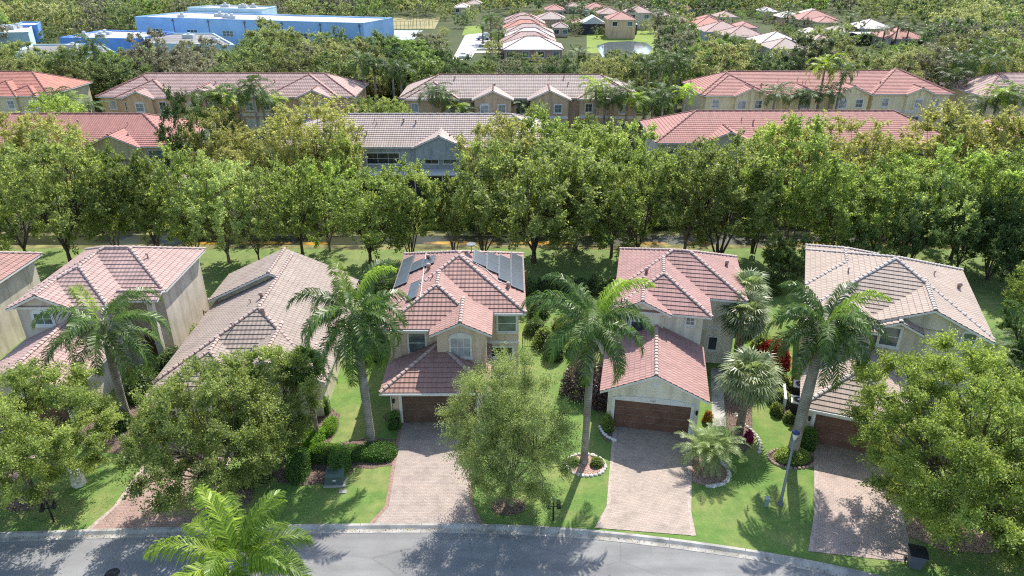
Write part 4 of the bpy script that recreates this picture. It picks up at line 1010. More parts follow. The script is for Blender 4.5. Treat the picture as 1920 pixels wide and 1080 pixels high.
def place_tree(data, label, X, Y, leaf, bark='bark', sc=(1, 1, 1), rz=0, group=None, name='shade_tree', cat='tree', z=0):
    rt = thing(name, label, cat, (X, Y, z), rz, group); rt.scale = sc
    for nm, me, mt in (('crown', data[0], L[leaf]), ('trunk', data[1], M[bark])):
        if not me.materials: me.materials.append(mt)
        o = bpy.data.objects.new(nm, me); COL.objects.link(o); o.parent = rt
        o.material_slots[0].link = 'OBJECT'; o.material_slots[0].material = mt
    return rt
# near street trees (each with its own crown)
T = make_tree_data(11, 4.7, 8.9, 1.7, 96, 130000, .13, .8, 1.6, .2, 5, .28); place_tree(T, 'broad fresh green street tree at the left edge beside the kerb', -27.3, 30.9, 'live')
T = make_tree_data(12, 4.1, 8.6, 1.6, 84, 95000, .13, .8, 1.5, .19, 5, .3); place_tree(T, 'broad soft green street tree over the left brown paver driveway', -16.4, 31.0, 'street', rz=1)
T = make_tree_data(13, 2.6, 7.6, 1.5, 40, 42000, .13, .75, 1.6, .14, 4, .3); place_tree(T, 'smaller mid green tree behind the broad street tree, in front of the tan roofed house', -13.9, 33.9, 'live')
T = make_tree_data(14, 3.1, 9.1, .8, 88, 120000, .105, .8, 1.3, .16, 5, .2, .55, 26, 1.0, .3, .4); place_tree(T, 'feathery grey green street tree between the two middle driveways', -.15, 30.4, 'feath')
T = make_tree_data(15, 5.1, 9.7, 1.6, 136, 215000, .13, .88, 1.9, .22, 5, .3); place_tree(T, 'large yellow green street tree over the right driveway', 23.2, 27.7, 'gold')
T = make_tree_data(16, 4.4, 7.8, .8, 70, 85000, .135, .8, 1.4, .17, 5, .3); place_tree(T, 'yellow green street tree at the lower right edge', 27.6, 25.6, 'gold')
# shared crowns for the belts of trees behind
VARB = [make_tree_data(100 + i, R, H, b_, int(nc * 1.15), 20000, .245, .92, fk, .17, ns, .45, .6, 9, 1.25, .4, .6, up=1.0)
        for i, (R, H, b_, nc, fk, ns) in enumerate([(4.6, 11.2, 1.9, 56, 1.0, 5), (4.1, 12.2, 1.5, 52, .2, 6), (5.1, 10.2, 2.4, 58, 1.6, 5), (3.7, 12.0, 1.4, 46, .2, 5), (4.7, 12.2, 1.4, 62, 1.2, 6), (4.3, 9.8, 1.6, 50, .2, 6), (3.9, 11.0, 1.2, 34, .4, 7), (5.0, 11.6, 2.2, 44, .9, 4)])]
VARC = [make_tree_data(200 + i, 5.0, H, 1.2, 60, 17000, .30, 1.1, 1.0, .2, 4, .34, .6, 10, .85, .5, .7) for i, H in enumerate((10.0, 9.0, 11.2, 9.6, 8.2))]
SPARSE = [make_tree_data(230 + i, 4.0, 9.5, 2.0, 50, 3800, .2, 1.1, .8, .14, 6, .3, .5, 12) for i in range(2)]
ORD = ['first', 'second', 'third', 'fourth', 'fifth', 'sixth', 'seventh', 'eighth', 'ninth', 'tenth', 'eleventh', 'twelfth', 'thirteenth', 'fourteenth', 'fifteenth', 'sixteenth', 'seventeenth', 'eighteenth', 'nineteenth']
TENS = {2: 'twenty', 3: 'thirty', 4: 'forty', 5: 'fifty', 6: 'sixty', 7: 'seventy', 8: 'eighty', 9: 'ninety'}
def ordw(n):
    if n <= 19: return ORD[n - 1]
    if n % 10 == 0: return TENS[n // 10][:-1] + 'ieth'
    return TENS[n // 10] + '-' + ORD[n % 10 - 1]
COLW = {'gold': 'yellow green', 'live': 'fresh green', 'oakdk': 'mid green', 'olive': 'olive green', 'bright': 'bright green', 'yellow': 'yellow olive', 'brown': 'sparse brown grey', 'darkg': 'dark green', 'street': 'mid green', 'feath': 'grey green'}
rt_ = random.Random(21)
def row(spec, phrase, group, var, base_h=11.4):
    spec = sorted(spec, key=lambda s: s[0]); 
    for i, sp in enumerate(spec):
        px, Y, H, leaf = sp[:4]; Y += .8 if Y < 70 else 0; dep = Y * CP + CAMH * SP; X = (px - 960) / FPX * (dep - H * .3 * SP)
        v = SPARSE[i % 2] if leaf == 'brown' and Y < 80 else var[(i * 5 + len(phrase)) % len(var)]
        s_ = H / base_h * rt_.uniform(.88, 1.07); wd = s_ * rt_.uniform(.85, 1.15) * (sp[4] if len(sp) > 4 else 1)
        place_tree(v, '%s tree, %s from left %s' % (COLW[leaf], ordw(i + 1), phrase), X, Y, leaf, 'bark_dark' if i % 3 else 'bark', (wd, wd, s_), rt_.uniform(0, 6.28), group)
row([(-60, 63, 11.6, 'olive'), (30, 64.5, 11.8, 'olive'), (115, 62.5, 12.0, 'olive'), (205, 65, 11.2, 'oakdk'), (285, 64, 11.2, 'live'), (350, 63.2, 11, 'live'), (420, 63, 10, 'feath', .9), (478, 63.5, 9, 'brown', .9), (560, 64.8, 11, 'live'), (612, 66, 10.6, 'oakdk', .85),
     (690, 63, 10.0, 'oakdk', 1.1), (768, 63.8, 9.5, 'live', 1.05), (850, 64.6, 9.6, 'olive', 1.05), (905, 64.2, 11.2, 'olive', .9), (1002, 63.2, 12, 'olive', 1.1), (1080, 66, 11, 'olive'), (1150, 64.6, 11.8, 'olive', .9), (1200, 64.8, 12, 'oakdk', .9), (1290, 65.5, 11.6, 'olive'), (1355, 63.6, 12, 'olive', 1.05), (1420, 65, 11.6, 'oakdk', .95),
     (1490, 64, 11.6, 'oakdk'), (1570, 63, 11, 'bright'), (1650, 64.5, 11, 'bright'), (1720, 62, 10.8, 'feath'), (1800, 64, 11.2, 'bright'), (1870, 62, 11.4, 'bright'), (1950, 63, 11.4, 'oakdk')],
    'in the row along the canal', 'trees in the row along the canal', VARB)
row([(-20, 79, 9.6, 'yellow'), (50, 80, 10.0, 'yellow', 1.2), (130, 81, 9.8, 'yellow', 1.2), (350, 84, 11, 'darkg', .8), (420, 82, 11.4, 'yellow', 1.1), (500, 80, 11.3, 'yellow', 1.15), (590, 81, 11.4, 'yellow', 1.1), (640, 78, 10, 'olive', .7), (940, 80, 11.8, 'yellow', 1.1), (1030, 82, 11.7, 'bright', 1.1), (1105, 81, 11.8, 'live', 1.1), (1160, 79, 10.6, 'live', .8),
     (1425, 79, 11, 'yellow', .9), (1480, 80, 11.7, 'yellow', 1.1), (1560, 80, 12.2, 'yellow', 1.15), (1625, 78, 10, 'yellow', .85), (1770, 80, 11.7, 'yellow', 1.1), (1840, 80, 12, 'yellow', 1.1), (1920, 81, 11.8, 'olive', 1.1),
     (260, 75, 7, 'live', .9), (380, 75, 7.5, 'live'), (560, 75.5, 7, 'oakdk'), (760, 75, 4.4, 'oakdk'), (880, 75, 4.8, 'olive'), (1230, 76, 7.5, 'oakdk'), (1320, 76, 8, 'olive'), (1400, 75, 7.5, 'oakdk'), (1690, 75, 8, 'bright'), (1230, 84, 6, 'olive', .8)],
    'in the far row beyond the canal', 'trees beyond the canal', VARB)
row([(110, 103, 9.5, 'bright', 1.2), (370, 104, 8, 'live', .9), (400, 110, 7, 'darkg', .9), (700, 106, 8.6, 'live', 1.3), (745, 110, 7, 'live', 1), (1000, 108, 6.5, 'olive', .8), (1240, 118, 7, 'darkg', .8), (1100, 106, 5.5, 'bright', .8), (1800, 106, 7, 'darkg', .9), (1080, 107, 5, 'oakdk', .8)],
    'between the two rows of terraces', 'trees between the terraces', VARB, 11.4)
# hill of shrubs right of the last house
for i, (px, Y, H, lf) in enumerate([(1900, 56, 7, 'darkg'), (1850, 60, 8.5, 'darkg'), (1790, 61, 8, 'darkg'), (1700, 61, 6.5, 'darkg'), (1930, 50, 6, 'oakdk'), (1480, 58, 5.5, 'darkg'), (1445, 60, 5, 'oakdk'), (1905, 45, 5, 'darkg'), (1960, 58, 8, 'olive'), (1600, 62, 5, 'darkg')]):
    dep = Y * CP + CAMH * SP; X = (px - 960) / FPX * dep
    place_tree(VARB[i % 8], '%s tree in dense planting by right house, %s from left' % (COLW[lf], ORD[sorted([1900, 1850, 1790, 1700, 1930, 1480, 1445, 1905, 1960, 1600]).index(px)]), X, Y, lf, 'bark_dark', (H / 11.4 * 1.0, H / 11.4, H / 11.4), i * 1.3, 'dense planting on the right')
# belts behind the terraces and across the far estate; keep the surveyed buildings, lawns and street in view
KEEP = [(250, 16, 740, 61, 205, 285), (110, 54, 330, 77, 190, 250), (262, 60, 440, 80, 175, 240), (0, 42, 62, 75, 200, 260), (20, 82, 230, 96, 170, 215), (736, 34, 820, 74, 215, 340), (846, 60, 930, 106, 205, 275),
        (940, 28, 1062, 105, 205, 330), (1092, 30, 1230, 98, 200, 320), (1300, 34, 1440, 78, 210, 330), (1420, 62, 1520, 92, 200, 300), (1465, 22, 1578, 52, 240, 340), (1605, 44, 1690, 68, 230, 320), (1655, 56, 1745, 78, 215, 300), (1600, 72, 1646, 86, 205, 250), (1095, 8, 1170, 30, 270, 420), (1022, 6, 1060, 26, 290, 420), (852, 4, 905, 18, 330, 420)]
def blocked(X, Y, H, R):
    xt, yt = proj(X, Y, H); xb, yb = proj(X, Y, 0); r_ = R * FPX / (Y * CP + CAMH * SP)
    for (a, b_, c, d, y0, y1) in KEEP:
        if Y < y1 and xt + r_ * .75 > a and xt - r_ * .75 < c and yt < d - 2 and yb > b_ + 1 and not (Y < y0 and yt > d - 6): return True
    return False
cand = []; rr = random.Random(5)
Y = 139.0
while Y < 560:
    st = 7.2 if Y < 175 else (9.0 if Y < 260 else 12.5)
    half = (Y * CP + CAMH * SP) * 1060 / FPX; X = -half + rr.uniform(0, st)
    while X < half:
        x_, y_, H = X + rr.uniform(-2.4, 2.4), Y + rr.uniform(-2.5, 2.5), rr.uniform(8.0, 11.0) * (1 if Y < 175 else 1.05)
        if -72 < x_ < -24 and 140 < y_ < 170: H *= 1.15
        if not blocked(x_, y_, H, 4.6): cand.append((x_, y_, H))
        elif not blocked(x_, y_, 5.5, 2.9): cand.append((x_, y_, 5.5))
        elif not blocked(x_, y_, 3.2, 1.8): cand.append((x_, y_, 3.2))
        X += st
    Y += 7.0 if Y < 175 else (9.5 if Y < 260 else 15)
for o in list(COL.objects):
    if o.name.startswith('far_house') and o.parent is None:
        hx_, hy_ = o.location.x, o.location.y
        for k in range(3, 6):
            x_, y_ = hx_ + rr.uniform(-4, 16), hy_ + rr.choice((14.5, 15.5)) + rr.uniform(-1, 1)
            if k == 3: x_, y_ = hx_ - 2.5, hy_ + rr.uniform(0, 10)
            hh = rr.uniform(3.2, 4.8)
            cand.append((x_, y_, hh))
def farleaf(x, y, r):
    px, py = proj(x, y, 6); q = math.sin(px * .011 + y * .05) + .8 * math.sin(px * .027 + 1.3 + y * .09) + r.uniform(-1.1, 1.1)
    if px > 1560 and y > 215: q += .5
    return 'yellow' if q > 1.1 else 'olive' if q > .3 else 'oakdk' if q > -.25 else 'live' if q > -.6 else 'brown' if q > -1.3 else 'darkg'
cand.sort(key=lambda c: c[1]); NIND = 205
bands = {}
for c in cand[:NIND]:
    k = 0 if c[1] < 143 else 1 if c[1] < 150 else 2 if c[1] < 157 else 3 if c[1] < 164 else 4 if c[1] < 172 else 5
    bands.setdefault(k, []).append(c)
PH = ['in front line of belt behind terraces', 'in second line of belt behind terraces', 'in third line of belt behind terraces', 'in fourth line of belt behind terraces', 'in fifth line of belt behind terraces', 'in last line before far estate']
for k, lst in bands.items():
    for i, (x, y, H) in enumerate(sorted(lst, key=lambda c: proj(c[0], c[1])[0])):
        lf = farleaf(x, y, rr); s_ = H / 10.0; wd = s_ * rr.uniform(.85, 1.1)
        place_tree(VARC[rr.randrange(5)], '%s tree, %s from left %s' % (COLW[lf], ordw(i + 1), PH[k]), x, y, 'f_' + lf, 'bark_dark', (wd, wd, s_), rr.uniform(0, 6.28), 'belt of trees behind the terraces')
# the far off woodland as one mass
rng = np.random.default_rng(3); PW, TW = [], {}
lm = {}
for (x, y, H) in cand[NIND:]:
    lf = farleaf(x, y, rr); nl = 2800 if y < 330 else 1500; ls = .52 if y < 330 else .8
    ce, C, D, tn = crown_arrays(rng, 5.6, .8, 10.0, 22, nl, ls, 1.5, .3, .55, 8, .85)
    q = leaf_quads(rng, C, ls, D, .6, .75) * (H / 10.0); q[:, :, 0] += x; q[:, :, 1] += y; lm.setdefault(lf, []).append((q, tn))
wroot = thing('woodland', 'mass of woodland among and beyond the far estate up to the top of the photo', 'woodland'); tag(wroot, kind='stuff')
for lf, lst in lm.items():
    me = quads_mesh('woodland_crown', np.concatenate([a for a, _ in lst]), np.concatenate([b_ for _, b_ in lst])); me.materials.append(L['f_' + lf]); tag(link('woodland_crown', me, wroot), kind='stuff')
print("TREES cand", len(cand))

# ------------------------------------------------------------------ palms
def frond(mb, tone, base, az, el, Ln, droop, nleaf, ll, lw, rng, hang=.5, rad=.03, tv=.5, plum=.25, seg=2):
    """a feather leaf: arching rachis with two ranks of narrow leaflets"""
    pts = []; p = Vector(base); e = el; n = 12; st = Ln / n
    h = Vector((math.cos(az), math.sin(az), 0)); side = Vector((-h.y, h.x, 0)); tw = rng.uniform(-.25, .25)
    for i in range(n + 1):
        pts.append(p.copy()); p = p + (h * math.cos(e) + Vector((0, 0, math.sin(e)))) * st + side * tw * st * i / n; e -= droop * (i + 1) / n / n * 2
    def at(t):
        x = t * n; i = min(n - 1, int(x)); return pts[i].lerp(pts[i + 1], x - i), (pts[i + 1] - pts[i]).normalized()
    R1 = []
    for i in range(0, n, 1):
        a, b_ = pts[i], pts[i + 1]; r_ = rad * (1 - i / n * .8); up = side.cross((b_ - a).normalized())
        mb.append([a - side * r_, b_ - side * r_ * .9, b_ + up * r_ * .6, a + up * r_ * .6]); mb.append([a + up * r_ * .6, b_ + up * r_ * .6, b_ + side * r_ * .9, a + side * r_]); tone += [.95, .95]
    for k in range(nleaf):
        t = .13 + .87 * (k + .5) / nleaf; c, d = at(min(t, .999)); prof = math.sin(math.pi * min(1, (t * .86 + .1))) ** .55; l_ = ll * prof * rng.uniform(.85, 1.1)
        for sgn in (-1, 1):
            dirn = (side * sgn * (1.0 - .35 * t) + d * (.45 + .6 * t) + Vector((0, 0, rng.uniform(-plum, plum) + .12))).normalized(); w_ = d.cross(dirn).cross(dirn).normalized() * (lw * .5) if False else d * (lw * .5)
            p0 = c; p1 = p0 + dirn * l_ * .5; d2 = (dirn + Vector((0, 0, -hang * rng.uniform(.7, 1.3)))).normalized(); p2 = p1 + d2 * l_ * .5
            tn = min(1, max(0, tv + rng.uniform(-.35, .35) + (.35 if rng.random() < .18 else 0)))  # wide random tone, some leaflets paler: glints painted into the leaf colour
            mb.append([p0 - w_ * .6, p0 + w_ * .6, p1 + w_, p1 - w_]); mb.append([p1 - w_, p1 + w_, p2 + w_ * .15, p2 - w_ * .15]); tone += [tn, tn]
def frond_mesh(name, specs, rng, **kw):
    q, tone = [], []
    for s_ in specs: frond(q, tone, *s_, rng=rng, **kw)
    return quads_mesh(name, np.array([[tuple(v) for v in f] for f in q]), np.array(tone))
def royal_palm(label, X, Y, H, seed, lean=(0, 0), nf=17, Ln=3.9, hi=1.15, lo=-.55, young=(), group=None, r=.24, rz=0, leaf='palm', sheath='shaft', tilt=None, zb=0, droop=1.9, dead=False, dry=1, nlf=74, lwf=.07):
    rng = random.Random(seed); rt = thing('royal_palm', label, 'palm tree', (X, Y, zb), rz, group)
    prof = [(-.3, r * 1.25), (.0, r * 1.25), (.5, r * 1.02), (H * .25, r * .92), (H * .5, r), (H * .72, r * .88), (H * .86, r * .66)]
    b = MB(); b.tube([(lean[0] * (z / H) ** 1.3 if z > 0 else 0, lean[1] * (z / H) ** 1.3 if z > 0 else 0, z) for z, _ in prof], [q for _, q in prof], 14); b.build('trunk', M['palmtrunk'], rt, smooth=True)
    T0 = Vector((lean[0] * .86 ** 1.3, lean[1] * .86 ** 1.3, H * .86)); T1 = Vector((lean[0], lean[1], H))
    b = MB(); b.tube([T0, T0.lerp(T1, .15), T0.lerp(T1, .6), T1, T1 + Vector((0, 0, .35))], [r * .68, r * .78, r * .62, r * .4, r * .15], 12); b.build('crown_shaft', M[sheath], rt, smooth=True)
    for i in range(nf):
        t = (i + .5) / nf; az = i * 2.39996 + rng.uniform(-.2, .2); el = hi + (lo - hi) * t ** .8 + rng.uniform(-.1, .1)
        yng = i in young
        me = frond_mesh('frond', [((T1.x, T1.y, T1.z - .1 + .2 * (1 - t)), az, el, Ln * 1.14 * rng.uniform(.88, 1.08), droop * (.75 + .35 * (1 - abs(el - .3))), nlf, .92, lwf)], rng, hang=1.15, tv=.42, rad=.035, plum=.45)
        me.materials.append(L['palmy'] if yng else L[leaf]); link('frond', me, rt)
    if dry:
        for q_ in range(dry):
            me = frond_mesh('dry_frond', [((T0.x, T0.y, T0.z + .3), rng.uniform(3.4, 6.0), -.75, Ln * .75, .9, 46, .5, .05)], rng, hang=1.0, tv=.5, rad=.035, plum=.5); me.materials.append(L['dead']); link('dry_frond', me, rt)
    if dead:
        b = MB(); b.tube([T0 + Vector((.1, -.15, .2)), T0 + Vector((.45, -.5, .1)), T0 + Vector((.55, -.55, -.5))], [.14, .2, .06], 7); b.build('dead_sheath', M['stone'], rt, smooth=True)
    return rt
royal_palm('tall royal palm before the taupe house with mauve roof', -25.6, 38.3, 7.5, 1, (.45, -.5), 19, 4.2, 1.0, -.45, young=(1,), r=.26, sheath='shaftbrown', droop=2.0)
royal_palm('full crowned royal palm left of the peach house with solar collectors', -8.85, 35.6, 9.2, 2, (-.4, .6), 28, 4.0, 1.3, -.9, young=(0, 1), r=.27, droop=2.1)
royal_palm('slender royal palm in the stone ringed bed between the middle houses', 4.4, 34.0, 9.8, 3, (.1, .2), 19, 3.8, 1.2, -.35, young=(0, 3), r=.22, sheath='shaftbrown', dead=True)
royal_palm('stout royal palm behind the street lamp beside the right driveway', 17.2, 34.4, 9.1, 4, (.5, .4), 24, 3.5, 1.25, -.5, young=(0,), r=.33)
royal_palm('yellow green palm in the foreground with its trunk below the photo', -10.4, 19.4, 7.5, 5, (0, 0), 18, 2.8, 1.3, -.1, young=(1, 4, 7, 9), leaf='palmmid', r=.2, zb=-.1, droop=1.5, nlf=84, lwf=.055)
def date_palm(label, X, Y, seed, heads, Ln=1.7, leaf='sil'):
    rng = random.Random(seed); rt = thing('date_palm', label, 'palm tree', (X, Y, 0)); 
    for (dx, dy, H) in heads:
        b = MB(); b.tube([(dx * .2, dy * .2, -.1), (dx * .5, dy * .5, H * .4), (dx, dy, H)], [.1, .085, .1], 8); b.build('trunk', M['palmtrunk2'], rt)
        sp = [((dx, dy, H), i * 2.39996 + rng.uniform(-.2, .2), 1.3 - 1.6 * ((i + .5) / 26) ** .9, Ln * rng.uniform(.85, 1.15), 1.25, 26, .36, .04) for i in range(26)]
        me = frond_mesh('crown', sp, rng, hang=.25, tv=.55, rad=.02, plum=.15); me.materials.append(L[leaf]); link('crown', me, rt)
    return rt
date_palm('triple trunked dwarf date palm in the bark bed by the sandy driveway', 11.95, 33.6, 9, [(-.55, .1, 1.35), (.5, .2, 1.6), (.05, -.35, 1.2)])
date_palm('low feathery palm clump in front of the right hand house', 27.4, 41.6, 10, [(-.7, 0, 2.4), (.8, .4, 2.9), (0, -.8, 2.0), (.1, 1.0, 3.2)], 2.2, 'hedge')
date_palm('feathery palm at the right edge above the yellow green tree', 33.0, 42.6, 12, [(0, 0, 2.6), (1.0, .5, 2.0), (-.9, .8, 2.8)], 2.2, 'darkg')
def fan_palm(label, X, Y, H, seed, R=1.15, n=34, leaf='sabal', r=.17):
    rng = random.Random(seed); rt = thing('fan_palm', label, 'palm tree', (X, Y, 0)); b = MB()
    b.tube([(0, 0, -.2), (.02, 0, H * .4), (0, .03, H * .8), (0, 0, H)], [r * 1.15, r, r * 1.25, r * .9], 10); b.build('trunk', M['palmtrunk2'], rt)
    q, tone = [], []
    for i in range(n):
        az = i * 2.39996; el = 1.35 - 2.05 * ((i + .5) / n) ** .85; d = Vector((math.cos(az) * math.cos(el), math.sin(az) * math.cos(el), math.sin(el)))
        s_ = Vector((-math.sin(az), math.cos(az), 0)); up = s_.cross(d) * -1; o = Vector((0, 0, H)); pl = R * rng.uniform(.6, .95); hb = o + d * pl
        q.append([o - s_ * .02, hb - s_ * .012, hb + s_ * .012, o + s_ * .02]); tone.append(.8); tv = rng.uniform(.3, .75)
        m_ = 18
        for k in range(m_):
            a = -2.1 + 4.2 * (k + .5) / m_; fd = (d * math.cos(a) + s_ * math.sin(a) + Vector((0, 0, .1))).normalized(); ll = R * rng.uniform(.75, .95) * (1 - .12 * abs(a))
            pr = fd.cross(up).normalized() * (.055); p1 = hb + fd * ll * .55; p2 = p1 + (fd + Vector((0, 0, -.75))).normalized() * ll * .5
            q.append([hb - pr * .4, hb + pr * .4, p1 + pr, p1 - pr]); q.append([p1 - pr, p1 + pr, p2 + pr * .1, p2 - pr * .1]); t_ = min(1, max(0, tv + rng.uniform(-.4, .4))); tone += [t_, t_]
    me = quads_mesh('crown', np.array([[tuple(v) for v in f] for f in q]), np.array(tone)); me.materials.append(L[leaf]); link('crown', me, rt)
    sk = []; st = []
    for k in range(60):
        a = rng.uniform(0, 6.28); z = H - rng.uniform(.0, 1.1); c = Vector((math.cos(a) * .16, math.sin(a) * .16, z)); e = c + Vector((math.cos(a) * .35, math.sin(a) * .35, -.35)); t_ = Vector((-math.sin(a), math.cos(a), 0)) * .05
        sk.append([c - t_, c + t_, e + t_ * .4, e - t_ * .4]); st.append(rng.random())
    me = quads_mesh('leaf_boots', np.array([[tuple(v) for v in f] for f in sk]), np.array(st)); me.materials.append(M['palmtrunk2']); link('leaf_boots', me, rt)
    return rt
def at_crown(px, py, H): return g(px, py, H)
x, y = 14.9, 37.4; fan_palm('fan palm with pale trunk in the dark bed beside the gabled garage', x, y, 3.9, 1, 1.38, 46, r=.24)
x, y = at_crown(1398, 592, 4.4); fan_palm('middle fan palm beside the pale two storey house, nearer of the rear pair', x, y, 4.4, 2, 1.35, 42)
x, y = at_crown(1398, 545, 4.8); fan_palm('rearmost fan palm beside the pale two storey house', x, y, 4.8, 3, 1.3, 40)
x, y = -12.5, 36.3; fan_palm('thin fan palm in front of the tan roofed single storey house', x, y, 5.4, 4, .95, 26, 'palm')
x, y = at_crown(545, 640, 5.2); fan_palm('small fan palm leaning over the tan roof', -13.6, 36.9, 4.6, 5, .85, 22, 'palm')
# low detail palms of the middle and far distance
def palm_data(seed, H, Ln, nf=13, nl=18, lw=.13, ll=.85):
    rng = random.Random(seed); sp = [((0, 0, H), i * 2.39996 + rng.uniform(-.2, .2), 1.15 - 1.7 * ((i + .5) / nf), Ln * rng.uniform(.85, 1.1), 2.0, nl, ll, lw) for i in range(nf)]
    me = frond_mesh('crown', sp, rng, hang=.8, tv=.5, rad=.05); b = MB(); b.tube([(0, 0, -.2), (0, 0, H * .5), (0, 0, H)], [.2, .16, .12], 7)
    tm = bpy.data.meshes.new('trunk'); tm.from_pydata(b.v, [], b.f); tm.update(); return me, tm
PD = [palm_data(i, 8.0, L_, nf) for i, (L_, nf) in enumerate([(2.9, 13), (2.6, 11), (3.1, 14)])]
mid = [(100, 178, 7), (130, 186, 6), (165, 197, 5.5), (385, 183, 6.5), (405, 173, 7), (425, 180, 6.5), (445, 172, 8), (472, 158, 9.5), (490, 180, 7), (508, 186, 6), (700, 205, 4), (810, 172, 7.5), (830, 180, 6.5), (855, 198, 5), (865, 205, 4.5), (985, 192, 5), (1003, 196, 4.5),
       (1118, 160, 8.5), (1135, 178, 7), (1150, 188, 6.5), (1178, 170, 8), (1192, 185, 7), (1212, 195, 6), (1225, 190, 6), (1455, 172, 7), (1502, 180, 6), (1520, 178, 6.5), (1548, 122, 10.5), (1582, 132, 10), (1560, 172, 7), (1850, 192, 6.5), (1875, 175, 8), (1890, 182, 7.5), (1905, 170, 8), (1245, 172, 8), (1285, 170, 8)]
for i, (px, py, H) in enumerate(sorted(mid)):
    x, y = g(px, py, H); s_ = H / 8.0
    place_tree(PD[i % 3], 'palm tree, %s from the left between and before the rear terraces' % ordw(i + 1), x, y, 'palmy' if i % 4 == 1 else 'palmfar', 'palmtrunk', (1.25, 1.25, s_), i * 1.7, 'palms around the terraces', 'slender_palm', 'palm tree')
far = [(110, 112, 9), (128, 108, 9), (172, 82, 11), (678, 112, 10), (700, 120, 9), (735, 125, 9), (750, 132, 8), (1215, 125, 9), (1238, 120, 10), (1262, 112, 10), (1275, 122, 9), (1800, 112, 10), (1815, 118, 9), (1840, 88, 11), (1862, 115, 10), (1790, 140, 8)]
for i, (px, py, H) in enumerate(sorted(far)):
    x, y = g(px, py, H); place_tree(PD[i % 3], 'tall palm in the belt behind the terraces, %s from left' % ordw(i + 1), x, y, 'palmfar', 'palmtrunk', (1.35, 1.35, H / 8.0), i * 2.1, 'palms in the belt of trees', 'slender_palm', 'palm tree')
est = [(55, 16, 10), (80, 22, 10), (100, 12, 11), (125, 14, 11), (140, 22, 10), (185, 8, 10), (210, 10, 11), (222, 12, 11), (250, 4, 11), (335, 12, 9), (368, 8, 10), (385, 10, 10), (412, 4, 10), (920, 32, 12), (905, 48, 8), (935, 60, 7), (1075, 18, 10), (1090, 10, 11), (1108, 22, 9), (1165, 8, 11), (1180, 14, 11), (1215, 20, 9), (1235, 22, 10), (1268, 36, 11), (1280, 52, 9), (1275, 12, 11), (1290, 62, 8),
       (1480, 12, 11), (1478, 26, 9), (1596, 30, 11), (1580, 52, 8), (1570, 66, 8), (1685, 48, 10), (1705, 52, 9), (1765, 52, 11), (1880, 50, 11), (1820, 60, 11), (1850, 72, 10), (1085, 98, 8), (1385, 70, 7), (1660, 55, 8), (1740, 62, 9), (1555, 60, 8)]
for i, (px, py, H) in enumerate(sorted(est)):
    H *= .68; x, y = g(px, py, H)
    place_tree(PD[i % 3], 'dark palm standing in the far estate, %s from the left' % ordw(i + 1), x, y, 'palmfar', 'bark', (1.35, 1.35, H / 8.0), i * 1.1, 'palms of the far estate', 'slender_palm', 'palm tree')
# ------------------------------------------------------------------ shrubs and hedges
def shrub_mesh(name, seed, rx, ry, rz, n, ls, shell=True, lumps=.12, boxy=0.0, updown=.6):
    rng = np.random.default_rng(seed); d = unit(rng.normal(size=(n, 3))); d[:, 2] = np.abs(d[:, 2]) * 1.0
    if boxy: d = d / (np.max(np.abs(d), axis=1, keepdims=True) ** boxy)
    lob = [(unit(rng.normal(size=3)), rng.uniform(-lumps, lumps * 1.4)) for _ in range(14)]
    e = np.ones(n)
    for l, a in lob: e += a * np.maximum(0, d @ l) ** 6
    q = rng.uniform(.86, 1.03, n) if shell else rng.uniform(.3, 1, n) ** .5
    C = d * (q * e)[:, None] * [rx, ry, rz]; tone = np.clip(.5 + rng.normal(size=n) * .25, 0, 1)
    return quads_mesh(name, leaf_quads(rng, C, ls, d, updown, .62), tone)
def core(rx, ry, rz, boxy=0.0, n=14, m=7):
    b = MB(); rows_ = []
    for j in range(m + 1):
        ph = math.pi / 2 * j / m; ring = []
        for i in range(n):
            t = 2 * math.pi * i / n; d = Vector((math.cos(t) * math.cos(ph), math.sin(t) * math.cos(ph), math.sin(ph)))
            if boxy: d = d / max(abs(d.x), abs(d.y), abs(d.z)) ** boxy
            ring.append((d.x * rx, d.y * ry, d.z * rz))
        rows_.append(ring)
    for j in range(m):
        for i in range(n): b.face([rows_[j][i], rows_[j][(i + 1) % n], rows_[j + 1][(i + 1) % n], rows_[j + 1][i]])
    return b
COREM = plain("shrub_filler_core", (.035, .05, .02), .95, .3, 6.0)  # dark leaf colour for the filler hull added inside shrubs
_sh = {}
def shrub(label, X, Y, rx, ry, h, leaf, n=2500, ls=.09, rz=0, name='shrub', cat='shrub', group=None, shell=True, boxy=0.0, solid=True, seed=None, z=0):
    rt = thing(name, label, cat, (X, Y, z), rz, group); key = (round(rx, 1), round(ry, 1), round(h, 1), n, ls, shell, boxy, seed)
    me = shrub_mesh('foliage', int((rx * 131 + ry * 57 + h * 17) * 100 + n) % 9999 if seed is None else seed, rx, ry, h, n, ls, shell, .16 if not boxy else .06, boxy)
    me.materials.append(L[leaf]); link('foliage', me, rt)
    if solid: core(rx * .84, ry * .84, h * .86, boxy).build('core_or_stem', COREM, rt)  # added dark hull, not a real stem; blocks the view through the leaves
    else:
        b = MB(); rr = random.Random(5)
        for k in range(7):
            a = rr.uniform(0, 6.28); b.tube([(0, 0, -.05), (math.cos(a) * rx * .35, math.sin(a) * ry * .35, h * .45), (math.cos(a) * rx * .6, math.sin(a) * ry * .6, h * .8)], [.04, .025, .012], 5)
        b.build('core_or_stem', M['bark'], rt)
    return rt
bed(-8.7, 34.9, 2.4, 1.5, 3); bed(4.45, 33.7, 1.15, .95, 4, 'mulch'); bed(11.6, 33.2, 1.35, 1.35, 5, 'mulch', n=30, j=.03); bed(17.2, 34.3, 1.35, .85, 6); bed(-7.8, 38.6, .8, .7, 7)
